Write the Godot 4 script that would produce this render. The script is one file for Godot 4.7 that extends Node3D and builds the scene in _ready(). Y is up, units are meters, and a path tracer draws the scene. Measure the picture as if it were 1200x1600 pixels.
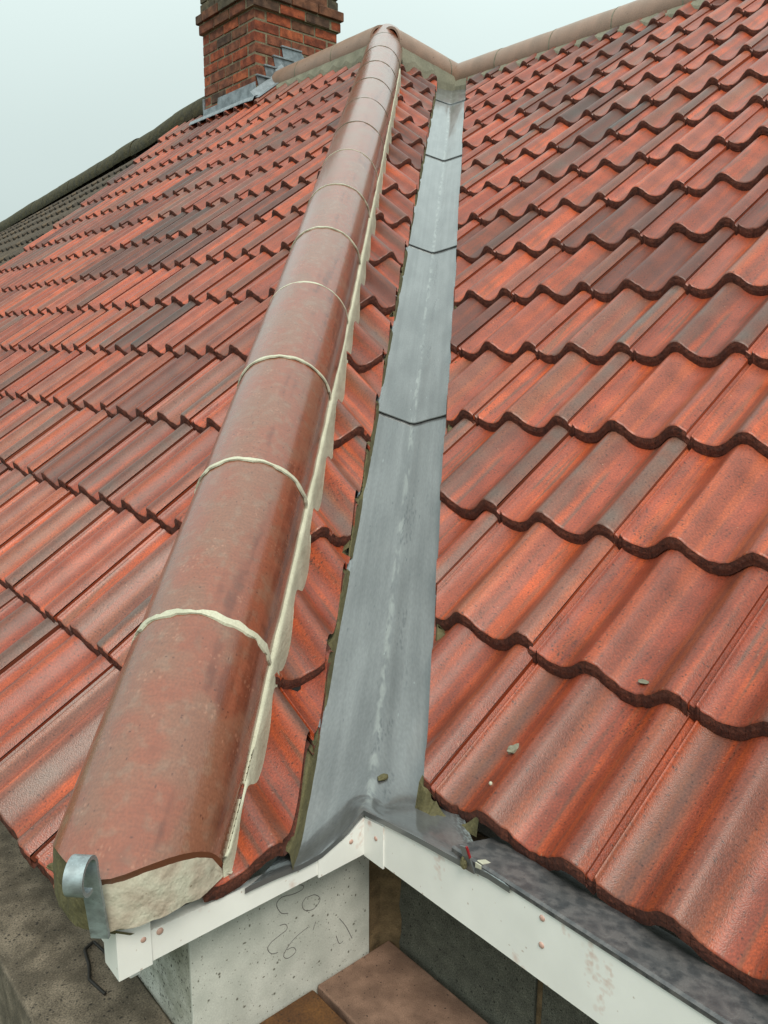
extends Node3D

# ---- measurements (metres; y up; the right slope's eave runs along +x, the short slope's along -z) ----
const TILE_W := 0.3
const W_VAL := 0.51926
const TILE_DROP := 0.0275
const H_BASE := -0.0092
const UP := Vector3.UP
const VAL0 := Vector3(-0.0926, 0, -0.519)
const VAL_DIR := Vector3(-0.683, 0, -0.7305)
const VAL_R := Vector3(0.7305, 0, -0.683)
const HIP0 := Vector3(-0.0926, 0, -0.134)
const HIP1 := Vector3(-3.369, 2.5, -3.375)
const HIP_R := Vector3(0.7033, 0, -0.711)
const RIDGE_L := Vector2(-3.67, 2.87)     # z, crest height
const RIDGE_M := Vector2(-3.483, 2.67)   # x, crest height
const RIDGE_R := Vector2(-4.178, 2.67)   # z, crest height
const OLD_X := -6.56
const CHIM := Vector3(-4.94, 0, -3.42)
const CHIM_S := 0.82

var rng := RandomNumberGenerator.new()
var mats := {}
var names := {}
var noise := FastNoiseLite.new()

# ---------------------------------------------------------------- mesh helpers
class Soup:
	var v := PackedVector3Array()
	var n := PackedVector3Array()
	var t := PackedVector2Array()
	func tri(a: Vector3, b: Vector3, c: Vector3, na: Vector3, nb: Vector3, nc: Vector3, ua := Vector2.ZERO, ub := Vector2.ZERO, uc := Vector2.ZERO) -> void:
		var g := (b - a).cross(c - a)
		if g.length_squared() < 1e-18:
			return
		if g.dot(na + nb + nc) > 0.0:
			v.append_array([a, c, b]); n.append_array([na, nc, nb]); t.append_array([ua, uc, ub])
		else:
			v.append_array([a, b, c]); n.append_array([na, nb, nc]); t.append_array([ua, ub, uc])
	func quad(a: Vector3, b: Vector3, c: Vector3, d: Vector3, na: Vector3, nb: Vector3, nc: Vector3, nd: Vector3, ua := Vector2.ZERO, ub := Vector2.ZERO, uc := Vector2.ZERO, ud := Vector2.ZERO) -> void:
		tri(a, b, c, na, nb, nc, ua, ub, uc)
		tri(a, c, d, na, nc, nd, ua, uc, ud)
	func flat(a: Vector3, b: Vector3, c: Vector3, d: Vector3, nn: Vector3) -> void:
		quad(a, b, c, d, nn, nn, nn, nn)
	# flat quad whose normal is worked out and turned to the side of "hint"
	func face(a: Vector3, b: Vector3, c: Vector3, d: Vector3, hint: Vector3) -> void:
		var g := (c - a).cross(d - b).normalized()
		if g.dot(hint) < 0.0:
			g = -g
		quad(a, b, c, d, g, g, g, g)
	func clipped(pn: Vector3, pd: float) -> Soup:
		var r := Soup.new()
		for i in range(0, v.size(), 3):
			var da := [pn.dot(v[i]) - pd, pn.dot(v[i + 1]) - pd, pn.dot(v[i + 2]) - pd]
			if da[0] >= 0.0 and da[1] >= 0.0 and da[2] >= 0.0:
				for k in 3:
					r.v.append(v[i + k]); r.n.append(n[i + k]); r.t.append(t[i + k])
				continue
			if da[0] < 0.0 and da[1] < 0.0 and da[2] < 0.0:
				continue
			var pv := []; var pnn := []; var pt := []
			for k in 3:
				var j := (k + 1) % 3
				if da[k] >= 0.0:
					pv.append(v[i + k]); pnn.append(n[i + k]); pt.append(t[i + k])
				if (da[k] >= 0.0) != (da[j] >= 0.0):
					var f: float = da[k] / (da[k] - da[j])
					pv.append(v[i + k].lerp(v[i + j], f)); pnn.append(n[i + k].lerp(n[i + j], f).normalized()); pt.append(t[i + k].lerp(t[i + j], f))
			for k in range(1, pv.size() - 1):
				r.v.append_array([pv[0], pv[k], pv[k + 1]]); r.n.append_array([pnn[0], pnn[k], pnn[k + 1]]); r.t.append_array([pt[0], pt[k], pt[k + 1]])
		return r
	func add_to(m: ArrayMesh, mat: Material) -> void:
		if v.is_empty():
			return
		var a := []
		a.resize(Mesh.ARRAY_MAX)
		a[Mesh.ARRAY_VERTEX] = v; a[Mesh.ARRAY_NORMAL] = n; a[Mesh.ARRAY_TEX_UV] = t
		m.add_surface_from_arrays(Mesh.PRIMITIVE_TRIANGLES, a)
		m.surface_set_material(m.get_surface_count() - 1, mat)
	func mesh(mat: Material) -> ArrayMesh:
		var m := ArrayMesh.new()
		add_to(m, mat)
		return m

func numbered(called: String) -> String:
	var k: int = names.get(called, 0)
	names[called] = k + 1
	return called if k == 0 else "%s_%03d" % [called, k]

func tag(o: Node3D, label: String, category: String, group := "") -> Node3D:
	o.set_meta("label", label); o.set_meta("category", category)
	if group != "":
		o.set_meta("group", group)
	return o

func thing(called: String, label: String, category: String, at := Vector3.ZERO, group := "") -> Node3D:
	var o := Node3D.new()
	o.name = numbered(called)
	add_child(o, true)
	o.position = at
	return tag(o, label, category, group)

func part(called: String, m: Mesh, parent: Node3D, at := Transform3D.IDENTITY) -> MeshInstance3D:
	var o := MeshInstance3D.new()
	o.name = called if parent != self else numbered(called)
	o.mesh = m
	parent.add_child(o, true)
	o.transform = at
	return o

# box with chamfered edges, in its own axes
func cham(s: Soup, c: Vector3, size: Vector3, bev: float, B := Basis.IDENTITY) -> void:
	var h := size * 0.5
	var b := minf(bev, minf(h.x, minf(h.y, h.z)) * 0.9)
	var ax := [Vector3.RIGHT, Vector3.UP, Vector3.BACK]
	for i in 3:
		var j := (i + 1) % 3
		var k := (i + 2) % 3
		for sg in [-1.0, 1.0]:
			var nn: Vector3 = B * (ax[i] * sg)
			var q := []
			for e in [[-1, -1], [1, -1], [1, 1], [-1, 1]]:
				q.append(c + B * (ax[i] * sg * h[i] + ax[j] * e[0] * (h[j] - b) + ax[k] * e[1] * (h[k] - b)))
			s.flat(q[0], q[1], q[2], q[3], nn)
		if b <= 0.0:
			continue
		for sj in [-1.0, 1.0]:
			for sk in [-1.0, 1.0]:
				var n1: Vector3 = B * (ax[j] * sj)
				var n2: Vector3 = B * (ax[k] * sk)
				var p := []
				for e in [-1.0, 1.0]:
					p.append(c + B * (ax[i] * e * (h[i] - b) + ax[j] * sj * h[j] + ax[k] * sk * (h[k] - b)))
					p.append(c + B * (ax[i] * e * (h[i] - b) + ax[j] * sj * (h[j] - b) + ax[k] * sk * h[k]))
				s.quad(p[0], p[1], p[3], p[2], n1, n2, n2, n1)
	if b > 0.0:
		for sx in [-1.0, 1.0]:
			for sy in [-1.0, 1.0]:
				for sz in [-1.0, 1.0]:
					s.tri(c + B * Vector3(sx * h.x, sy * (h.y - b), sz * (h.z - b)), c + B * Vector3(sx * (h.x - b), sy * h.y, sz * (h.z - b)), c + B * Vector3(sx * (h.x - b), sy * (h.y - b), sz * h.z), B * Vector3(sx, 0, 0), B * Vector3(0, sy, 0), B * Vector3(0, 0, sz))

# strip through rows of points, smooth shaded; facing "hint"
func ribbon(s: Soup, rows: Array, hint: Vector3) -> void:
	var nr := rows.size()
	if nr < 2:
		return
	var m: int = rows[0].size()
	var nn := []
	for i in nr:
		var line := []
		for k in m:
			var du: Vector3 = rows[mini(i + 1, nr - 1)][k] - rows[maxi(i - 1, 0)][k]
			var dv: Vector3 = rows[i][mini(k + 1, m - 1)] - rows[i][maxi(k - 1, 0)]
			var g := du.cross(dv).normalized()
			line.append(g if g.dot(hint) > 0.0 else -g)
		nn.append(line)
	for i in nr - 1:
		for k in m - 1:
			s.quad(rows[i][k], rows[i + 1][k], rows[i + 1][k + 1], rows[i][k + 1], nn[i][k], nn[i + 1][k], nn[i + 1][k + 1], nn[i][k + 1])

func tube(s: Soup, pts: Array, r: float, sides := 8, squash := Vector3.ONE) -> void:
	var rings := []
	for i in pts.size():
		var d: Vector3 = (pts[mini(i + 1, pts.size() - 1)] - pts[maxi(i - 1, 0)]).normalized()
		var a := d.cross(UP if absf(d.y) < 0.9 else Vector3.RIGHT).normalized()
		var b := d.cross(a)
		var ring := []
		for k in sides:
			var w := TAU * k / sides
			ring.append([pts[i] + (a * cos(w) + b * sin(w)) * r * squash, (a * cos(w) + b * sin(w))])
		rings.append(ring)
	for i in rings.size() - 1:
		for k in sides:
			var k2 := (k + 1) % sides
			s.quad(rings[i][k][0], rings[i][k2][0], rings[i + 1][k2][0], rings[i + 1][k][0], rings[i][k][1], rings[i][k2][1], rings[i + 1][k2][1], rings[i + 1][k][1])
	for e in [0, rings.size() - 1]:
		var d: Vector3 = (pts[0] - pts[1]).normalized() if e == 0 else (pts[-1] - pts[-2]).normalized()
		for k in range(1, sides - 1):
			s.tri(rings[e][0][0], rings[e][k][0], rings[e][k + 1][0], d, d, d)

# flat polygon given in the plane (o, ax, ay), thickness th along its normal
func slab(s: Soup, poly: PackedVector2Array, o: Vector3, ax: Vector3, ay: Vector3, th: float) -> void:
	var nn := ax.cross(ay).normalized()
	var idx := Geometry2D.triangulate_polygon(poly)
	for i in range(0, idx.size(), 3):
		var q := []
		for k in 3:
			q.append(o + ax * poly[idx[i + k]].x + ay * poly[idx[i + k]].y)
		s.tri(q[0] + nn * th, q[1] + nn * th, q[2] + nn * th, nn, nn, nn)
		s.tri(q[0], q[1], q[2], -nn, -nn, -nn)
	var cen := Vector2.ZERO
	for p in poly:
		cen += p / poly.size()
	for i in poly.size():
		var p0 := poly[i]
		var p1 := poly[(i + 1) % poly.size()]
		var out := (p1 - p0).orthogonal().normalized()
		if Geometry2D.is_point_in_polygon((p0 + p1) * 0.5 + out * 0.0005, poly):
			out = -out
		var e0 := o + ax * p0.x + ay * p0.y
		var e1 := o + ax * p1.x + ay * p1.y
		s.flat(e0, e1, e1 + nn * th, e0 + nn * th, ax * out.x + ay * out.y)

# ---------------------------------------------------------------- textures
func field(w: int, h: int, freq: float, oct: int, sd: int, from_h := 0, from_w := 0) -> PackedByteArray:
	noise.seed = sd
	noise.frequency = freq
	noise.noise_type = FastNoiseLite.TYPE_SIMPLEX_SMOOTH
	noise.fractal_type = FastNoiseLite.FRACTAL_FBM if oct > 1 else FastNoiseLite.FRACTAL_NONE
	noise.fractal_octaves = oct
	var im := noise.get_image(from_w if from_w > 0 else w, from_h if from_h > 0 else h)
	im.convert(Image.FORMAT_L8)
	if from_h > 0 or from_w > 0:
		im.resize(w, h, Image.INTERPOLATE_CUBIC)
	return im.get_data()

func finish(im: Image) -> ImageTexture:
	im.generate_mipmaps()
	return ImageTexture.create_from_image(im)

# even matter with tone patches, fine grain and specks; seamless enough for triplanar use
func grain(size: int, a: Color, b: Color, patch: float, fine: float, dark_specks: int, dark: Color, light_specks: int, light: Color, sd: int, freq := 0.012) -> ImageTexture:
	rng.seed = sd
	var f1 := seam(size, freq, 4, sd)
	var f2 := seam(size, 0.22, 2, sd + 5)
	var px := PackedByteArray()
	px.resize(size * size * 3)
	for i in size * size:
		var t := clampf(0.5 + (f1[i] / 255.0 - 0.5) * patch, 0.0, 1.0)
		var g := 1.0 + (f2[i] / 255.0 - 0.5) * fine
		var c := a.lerp(b, t)
		px[i * 3] = clampi(int(c.r * g * 255.0), 0, 255)
		px[i * 3 + 1] = clampi(int(c.g * g * 255.0), 0, 255)
		px[i * 3 + 2] = clampi(int(c.b * g * 255.0), 0, 255)
	var im := Image.create_from_data(size, size, false, Image.FORMAT_RGB8, px)
	for k in dark_specks:
		blot(im, dark, rng.randf_range(0.5, 1.5) * (1.0 if rng.randf() < 0.85 else 2.2))
	for k in light_specks:
		blot(im, light, rng.randf_range(0.4, 1.3))
	return finish(im)

func seam(size: int, freq: float, oct: int, sd: int) -> PackedByteArray:
	noise.seed = sd
	noise.frequency = freq
	noise.noise_type = FastNoiseLite.TYPE_SIMPLEX_SMOOTH
	noise.fractal_type = FastNoiseLite.FRACTAL_FBM if oct > 1 else FastNoiseLite.FRACTAL_NONE
	noise.fractal_octaves = oct
	var im := noise.get_seamless_image(size, size)
	im.convert(Image.FORMAT_L8)
	return im.get_data()

func blot(im: Image, c: Color, r: float, cx := -1.0, cy := -1.0, soft := 0.85) -> void:
	var w := im.get_width()
	var h := im.get_height()
	if cx < 0.0:
		cx = rng.randf() * w
		cy = rng.randf() * h
	var ex := rng.randf_range(0.7, 1.4)
	for y in range(int(cy - r * 1.5) - 1, int(cy + r * 1.5) + 2):
		for x in range(int(cx - r * 1.5) - 1, int(cx + r * 1.5) + 2):
			var d := Vector2((x - cx) * ex, (y - cy) / ex).length() / r
			if d < 1.0:
				var xx := posmod(x, w)
				var yy := posmod(y, h)
				im.set_pixel(xx, yy, im.get_pixel(xx, yy).lerp(c, soft * (1.0 - d * d * d)))

func tile_tex(sd: int, base: Color, orange: Color, grey: Color, dark: float, count: int) -> ImageTexture:
	var w := 192
	var h := 288
	rng.seed = sd * 77 + 3
	var st := field(w, h, 0.045, 3, sd, 7)
	var st2 := field(w, h, 0.09, 2, sd + 40, 12)
	var bl := field(w, h, 0.013, 3, sd + 80)
	var fi := field(w, h, 0.33, 2, sd + 120)
	var bands := []
	for k in count:
		var cen: float = [0.43, 0.93][k % 2] + rng.randfn() * 0.05 if rng.randf() < 0.72 else rng.randf()
		bands.append([cen, rng.randf_range(0.03, 0.115), rng.randf_range(0.4, 1.0) * dark, rng.randf_range(-0.03, 0.03)])
	var px := PackedByteArray()
	px.resize(w * h * 3)
	for y in h:
		var v := float(y) / h
		for x in w:
			var i := y * w + x
			var u := float(x) / w
			var s1 := st[i] / 255.0
			var b := bl[i] / 255.0
			var c := base.lerp(orange, smoothstep(0.45, 0.8, s1))
			var dk := 0.0
			for q in bands:
				var d = absf(u - q[0] - q[3] * v) / q[1]
				if d < 1.0:
					dk = maxf(dk, q[2] * (1.0 - d * d) * (0.55 + 0.75 * b))
			dk = maxf(dk, smoothstep(0.55, 0.85, st2[i] / 255.0) * 0.55 * dark)
			c = c.lerp(grey, clampf(dk, 0.0, 0.92))
			var g := 1.0 + (fi[i] / 255.0 - 0.5) * 0.46 + (b - 0.5) * 0.24
			px[i * 3] = clampi(int(c.r * g * 255.0), 0, 255)
			px[i * 3 + 1] = clampi(int(c.g * g * 255.0), 0, 255)
			px[i * 3 + 2] = clampi(int(c.b * g * 255.0), 0, 255)
	var im := Image.create_from_data(w, h, false, Image.FORMAT_RGB8, px)
	for k in 420:
		blot(im, Color(0.2, 0.1, 0.08), rng.randf_range(0.5, 1.15))
	for k in 22:
		blot(im, Color(0.72, 0.6, 0.52), rng.randf_range(0.5, 1.0))
	for k in rng.randi_range(0, 2):
		var cx := rng.randf() * w
		var cy := rng.randf() * h
		for q in 60:
			blot(im, Color(0.2, 0.12, 0.1), rng.randf_range(0.5, 1.3), posmod(int(cx + rng.randfn() * 12.0), w), posmod(int(cy + rng.randfn() * 14.0), h))
	return finish(im)

func hip_tex(sd: int) -> ImageTexture:
	var w := 256
	var h := 320
	rng.seed = sd * 31 + 9
	var arcs := field(w, h, 0.3, 3, sd, 0, 26)
	var bl := field(w, h, 0.011, 4, sd + 10)
	var mid := field(w, h, 0.045, 3, sd + 20)
	var fi := field(w, h, 0.3, 2, sd + 30)
	var long := field(w, h, 0.05, 3, sd + 35, 10)
	var a := Color(0.51, 0.35, 0.28)
	var b := Color(0.535, 0.315, 0.235)
	var wet := Color(0.40, 0.215, 0.15)
	var grey := Color(0.53, 0.475, 0.43)
	var px := PackedByteArray()
	px.resize(w * h * 3)
	for y in h:
		for x in w:
			var i := y * w + x
			var u := float(x) / w
			var bb := bl[i] / 255.0
			var mm := mid[i] / 255.0
			var c := a.lerp(b, smoothstep(0.3, 0.7, bb))
			c = c.lerp(grey, smoothstep(0.5, 0.85, mm) * 0.35 + 0.5 * smoothstep(0.35, 0.1, u) * smoothstep(0.35, 0.7, mm))
			c = c.lerp(wet, smoothstep(0.58, 0.86, u + (bb - 0.5) * 0.6) * smoothstep(0.44, 0.64, long[i] / 255.0 * 0.5 + fi[i] / 255.0 * 0.25 + mm * 0.25) * 0.8)
			var g := 1.0 + (fi[i] / 255.0 - 0.5) * 0.2 + (arcs[i] / 255.0 - 0.5) * 0.10
			px[i * 3] = clampi(int(c.r * g * 255.0), 0, 255)
			px[i * 3 + 1] = clampi(int(c.g * g * 255.0), 0, 255)
			px[i * 3 + 2] = clampi(int(c.b * g * 255.0), 0, 255)
	var im := Image.create_from_data(w, h, false, Image.FORMAT_RGB8, px)
	for k in 150:
		blot(im, Color(0.25, 0.14, 0.11), rng.randf_range(0.5, 1.1))
	for k in 26:
		var cx := rng.randf() * w
		var cy := rng.randf() * h
		for q in rng.randi_range(3, 12):
			blot(im, Color(0.72, 0.56, 0.48), rng.randf_range(0.6, 1.8), posmod(int(cx + rng.randfn() * 7.0), w), posmod(int(cy + rng.randfn() * 6.0), h), 0.45)
	return finish(im)

func lead_tex(sd: int, bright: float) -> ImageTexture:
	var w := 192
	var h := 384
	rng.seed = sd * 13 + 1
	var st := field(w, h, 0.06, 3, sd, 14)
	var bl := field(w, h, 0.012, 4, sd + 3)
	var fi := field(w, h, 0.25, 3, sd + 6)
	var cr := field(w, h, 0.05, 3, sd + 9)
	var a := Color(0.345, 0.352, 0.355) * bright
	var b := Color(0.43, 0.438, 0.44) * bright
	var px := PackedByteArray()
	px.resize(w * h * 3)
	for y in h:
		for x in w:
			var i := y * w + x
			var u := float(x) / w
			var c := a.lerp(b, clampf(0.5 + (st[i] / 255.0 - 0.5) * 0.8 + (bl[i] / 255.0 - 0.5) * 1.3, 0.0, 1.0))
			var wob := (bl[i] / 255.0 - 0.5) * 0.02
			var line := (1.0 - smoothstep(0.008, 0.045, absf(u - 0.5 + wob))) * smoothstep(0.42, 0.68, cr[i] / 255.0)
			c = c.lerp(Color(0.68, 0.70, 0.67), line * 0.33)
			var edge := smoothstep(0.40, 0.5, absf(u - 0.5)) * smoothstep(0.45, 0.62, fi[i] / 255.0)
			c = c.lerp(Color(0.68, 0.74, 0.76), edge * 0.6)
			var g := 1.0 + (fi[i] / 255.0 - 0.5) * 0.16
			px[i * 3] = clampi(int(c.r * g * 255.0), 0, 255)
			px[i * 3 + 1] = clampi(int(c.g * g * 255.0), 0, 255)
			px[i * 3 + 2] = clampi(int(c.b * g * 255.0), 0, 255)
	var im := Image.create_from_data(w, h, false, Image.FORMAT_RGB8, px)
	for k in 60:
		blot(im, Color(0.25, 0.27, 0.28), rng.randf_range(0.5, 1.2))
	for k in 10:
		blot(im, Color(0.66, 0.7, 0.7), rng.randf_range(0.5, 1.0))
	for k in 9:   # scuffs where the crease was dressed
		var cx := rng.randf_range(0.49, 0.62) * w
		var cy := rng.randf_range(0.05, 0.9) * h
		for q in rng.randi_range(10, 26):
			blot(im, Color(0.2, 0.21, 0.22), rng.randf_range(0.6, 2.0), clampf(cx + rng.randfn() * 2.2 + q * 0.25, 2, w - 3), clampf(cy - q * 1.5, 2, h - 3), 0.4)
	for k in 12:
		var cx := rng.randf_range(0.1, 0.9) * w
		var cy := rng.randf() * h
		for q in 14:
			blot(im, Color(0.3, 0.32, 0.33), rng.randf_range(0.8, 2.0), cx + rng.randfn() * 3.0, clampf(cy + q * 1.6, 2, h - 3), 0.35)
	return finish(im)

func mat(key: String, albedo: Color, rough: float, tex: Texture2D = null, metal := 0.0, bump: Texture2D = null, bump_mm := 0.0, tri := 0.0) -> StandardMaterial3D:
	var m := StandardMaterial3D.new()
	m.resource_name = key
	m.albedo_color = albedo
	m.roughness = rough
	m.metallic = metal
	if tex:
		m.albedo_texture = tex
	if bump:
		m.heightmap_enabled = true
		m.heightmap_texture = bump
		m.heightmap_scale = bump_mm * 0.1
	if tri > 0.0:
		m.uv1_triplanar = true
		m.uv1_world_triplanar = true
		m.uv1_scale = Vector3.ONE / tri
	mats[key] = m
	return m

var tile_mats := []
var old_mats := []
var hip_mats := []
var lead_mats := []
var brick_mats := []

func make_materials() -> void:
	var bump_fine := NoiseTexture2D.new()
	bump_fine.width = 512; bump_fine.height = 512; bump_fine.seamless = true
	var bn := FastNoiseLite.new()
	bn.seed = 5; bn.frequency = 0.3; bn.fractal_octaves = 3
	bump_fine.noise = bn
	var bump_mid := NoiseTexture2D.new()
	bump_mid.width = 256; bump_mid.height = 256; bump_mid.seamless = true
	var bm := FastNoiseLite.new()
	bm.seed = 9; bm.frequency = 0.03; bm.fractal_octaves = 5
	bump_mid.noise = bm
	var base := Color(0.565, 0.255, 0.165)
	var orange := Color(0.65, 0.29, 0.15)
	var grey := Color(0.33, 0.28, 0.255)
	for i in 12:
		var dk: float = [0.35, 0.9, 0.5, 1.0, 0.25, 0.7, 0.55, 0.95, 0.4, 0.8, 0.6, 0.3][i]
		var tx := tile_tex(100 + i, base.lerp(Color(0.53, 0.26, 0.18), fmod(i * 0.37, 1.0)), orange, grey, dk, [2, 5, 3, 7, 2, 4, 3, 6, 2, 4, 3, 2][i])
		for k in 3:
			var tint := [Color(1, 1, 1), Color(0.9, 0.88, 0.87), Color(0.7, 0.72, 0.74)]
			tile_mats.append(mat("tile_%d_%d" % [i, k], tint[k], [0.36, 0.4, 0.42][k], tx, 0.0, bump_fine, 0.4))
	for i in 3:
		var tx := tile_tex(300 + i, Color(0.285, 0.255, 0.215), Color(0.33, 0.29, 0.235), Color(0.21, 0.195, 0.17), 0.8, 3)
		old_mats.append(mat("old_tile_%d" % i, Color(1.0, 0.96, 0.92), 0.85, tx, 0.0, bump_mid, 1.0))
	for i in 4:
		hip_mats.append(mat("hip_%d" % i, Color(0.95, 0.91, 0.88), 0.27, hip_tex(20 + i), 0.0, bump_fine, 0.35))
		hip_mats[-1].clearcoat_enabled = true
		hip_mats[-1].clearcoat = 0.5
		hip_mats[-1].clearcoat_roughness = 0.14
	for i in 5:
		lead_mats.append(mat("lead_%d" % i, Color(1, 1, 1), 0.4, lead_tex(60 + i, 1.0), 0.3, bump_mid, 0.3))
		lead_mats[-1].clearcoat_enabled = true
		lead_mats[-1].clearcoat = 1.0
		lead_mats[-1].clearcoat_roughness = 0.12
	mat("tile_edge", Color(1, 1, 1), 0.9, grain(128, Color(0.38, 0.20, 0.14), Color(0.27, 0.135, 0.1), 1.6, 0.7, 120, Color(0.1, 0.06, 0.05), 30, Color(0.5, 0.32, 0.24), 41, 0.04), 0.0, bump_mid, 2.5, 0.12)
	mat("old_edge", Color(0.16, 0.15, 0.13), 0.95)
	var cream := grain(256, Color(0.77, 0.76, 0.68), Color(0.67, 0.665, 0.585), 1.5, 0.2, 60, Color(0.45, 0.42, 0.33), 60, Color(0.88, 0.87, 0.78), 51)
	mat("mortar_cream", Color(1, 1, 1), 0.85, cream, 0.0, bump_mid, 2.0, 0.25)
	mat("mortar_end", Color(1, 1, 1), 0.62, grain(256, Color(0.755, 0.745, 0.675), Color(0.67, 0.61, 0.545), 1.7, 0.14, 25, Color(0.4, 0.35, 0.28), 30, Color(0.8, 0.79, 0.7), 52, 0.016), 0.0, bump_mid, 3.0, 0.22)
	mat("mortar_olive", Color(1, 1, 1), 0.8, grain(128, Color(0.40, 0.375, 0.25), Color(0.31, 0.29, 0.185), 1.6, 0.35, 90, Color(0.22, 0.2, 0.12), 40, Color(0.6, 0.57, 0.42), 53, 0.03), 0.0, bump_mid, 1.6, 0.12)
	mat("mortar_grey", Color(1, 1, 1), 0.88, grain(256, Color(0.5, 0.49, 0.425), Color(0.42, 0.415, 0.355), 1.5, 0.25, 60, Color(0.3, 0.28, 0.22), 40, Color(0.6, 0.58, 0.5), 54), 0.0, bump_mid, 1.6, 0.6)
	mat("ridge_tile", Color(1, 1, 1), 0.45, grain(256, Color(0.585, 0.475, 0.41), Color(0.52, 0.43, 0.37), 1.6, 0.2, 60, Color(0.3, 0.2, 0.16), 60, Color(0.7, 0.56, 0.5), 55), 0.0, bump_fine, 0.6, 0.5)
	mat("pvc", Color(1, 1, 1), 0.32, stained_white(), 0.0, null, 0.0, 0.62)
	mat("cap", Color(0.74, 0.6, 0.55), 0.4)
	mat("galv", Color(1, 1, 1), 0.42, grain(128, Color(0.66, 0.715, 0.73), Color(0.52, 0.55, 0.56), 2.2, 0.12, 25, Color(0.4, 0.36, 0.34), 25, Color(0.75, 0.8, 0.82), 56, 0.03), 0.55, bump_fine, 0.2, 0.08)
	mat("render_white", Color(1, 1, 1), 0.75, grain(512, Color(0.80, 0.805, 0.775), Color(0.70, 0.71, 0.68), 1.4, 0.12, 900, Color(0.3, 0.29, 0.25), 200, Color(0.78, 0.79, 0.77), 57, 0.008), 0.0, bump_mid, 0.8, 0.42)
	mat("render_spotted", Color(1, 1, 1), 0.8, grain(256, Color(0.77, 0.775, 0.735), Color(0.63, 0.635, 0.585), 1.6, 0.2, 900, Color(0.1, 0.1, 0.09), 100, Color(0.78, 0.79, 0.77), 58, 0.012), 0.0, bump_mid, 1.2, 0.2)
	mat("block", Color(1, 1, 1), 0.95, grain(256, Color(0.41, 0.415, 0.37), Color(0.32, 0.325, 0.29), 1.2, 0.6, 500, Color(0.12, 0.12, 0.11), 260, Color(0.45, 0.45, 0.4), 59, 0.02), 0.0, bump_fine, 2.5, 0.2)
	mat("block_brown", Color(1, 1, 1), 0.95, grain(256, Color(0.39, 0.33, 0.26), Color(0.3, 0.26, 0.21), 1.6, 0.5, 400, Color(0.12, 0.1, 0.08), 160, Color(0.42, 0.36, 0.28), 60, 0.02), 0.0, bump_fine, 2.5, 0.2)
	mat("wall_mortar", Color(1, 1, 1), 0.95, grain(256, Color(0.47, 0.39, 0.28), Color(0.34, 0.28, 0.19), 1.8, 0.4, 80, Color(0.15, 0.12, 0.09), 60, Color(0.5, 0.43, 0.32), 61, 0.02), 0.0, bump_mid, 2.5, 0.2)
	mat("ledge", Color(1, 1, 1), 0.9, grain(512, Color(0.45, 0.41, 0.355), Color(0.31, 0.28, 0.235), 1.9, 0.6, 3200, Color(0.12, 0.105, 0.09), 900, Color(0.55, 0.51, 0.45), 62, 0.01), 0.0, bump_mid, 2.0, 0.45)
	mat("plank_grey", Color(1, 1, 1), 0.85, grain(512, Color(0.52, 0.41, 0.345), Color(0.42, 0.325, 0.27), 1.8, 0.3, 700, Color(0.14, 0.1, 0.08), 240, Color(0.55, 0.47, 0.4), 63, 0.01), 0.0, bump_mid, 1.6, 0.3)
	mat("plank_brown", Color(1, 1, 1), 0.85, grain(256, Color(0.42, 0.28, 0.13), Color(0.32, 0.205, 0.1), 1.8, 0.35, 200, Color(0.12, 0.08, 0.05), 60, Color(0.42, 0.3, 0.18), 64, 0.012), 0.0, bump_mid, 1.6, 0.3)
	mat("tray", Color(1, 1, 1), 0.45, grain(256, Color(0.24, 0.245, 0.255), Color(0.37, 0.36, 0.36), 2.6, 0.25, 90, Color(0.15, 0.16, 0.18), 60, Color(0.5, 0.49, 0.48), 65, 0.022), 0.0, bump_mid, 0.6, 0.16)
	mat("underlay", Color(0.06, 0.055, 0.05), 0.95)
	mat("red", Color(0.5, 0.07, 0.09), 0.5)
	mat("pale_strip", Color(0.72, 0.71, 0.64), 0.45)
	mat("wire", Color(0.13, 0.115, 0.1), 0.6)
	mat("pencil", Color(0.42, 0.41, 0.4), 0.8)
	mat("moss", Color(1, 1, 1), 1.0, grain(256, Color(0.29, 0.27, 0.18), Color(0.23, 0.225, 0.18), 2.0, 0.5, 260, Color(0.13, 0.13, 0.1), 90, Color(0.45, 0.43, 0.33), 66, 0.02), 0.0, bump_mid, 6.0, 0.5)
	mat("grass", Color(1, 1, 1), 1.0, grain(256, Color(0.27, 0.3, 0.19), Color(0.34, 0.33, 0.25), 1.6, 0.6, 200, Color(0.15, 0.17, 0.1), 80, Color(0.45, 0.44, 0.36), 67, 0.02), 0.0, bump_mid, 8.0, 2.0)
	mat("chim_mortar", Color(1, 1, 1), 0.95, grain(128, Color(0.5, 0.46, 0.37), Color(0.4, 0.37, 0.3), 1.5, 0.4, 60, Color(0.25, 0.23, 0.18), 20, Color(0.6, 0.56, 0.46), 68, 0.03), 0.0, bump_mid, 3.0, 0.4)
	var bt := grain(256, Color(1, 1, 1), Color(0.66, 0.64, 0.63), 1.6, 0.35, 220, Color(0.35, 0.3, 0.28), 90, Color(1, 0.98, 0.92), 69, 0.02)
	for c in [Color(0.63, 0.315, 0.19), Color(0.58, 0.29, 0.185), Color(0.68, 0.36, 0.22), Color(0.53, 0.31, 0.22), Color(0.48, 0.31, 0.22), Color(0.38, 0.28, 0.22), Color(0.36, 0.33, 0.26), Color(0.40, 0.36, 0.28)]:
		brick_mats.append(mat("brick_%d" % brick_mats.size(), c, 0.9, bt, 0.0, bump_mid, 3.0, 0.5))
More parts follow.
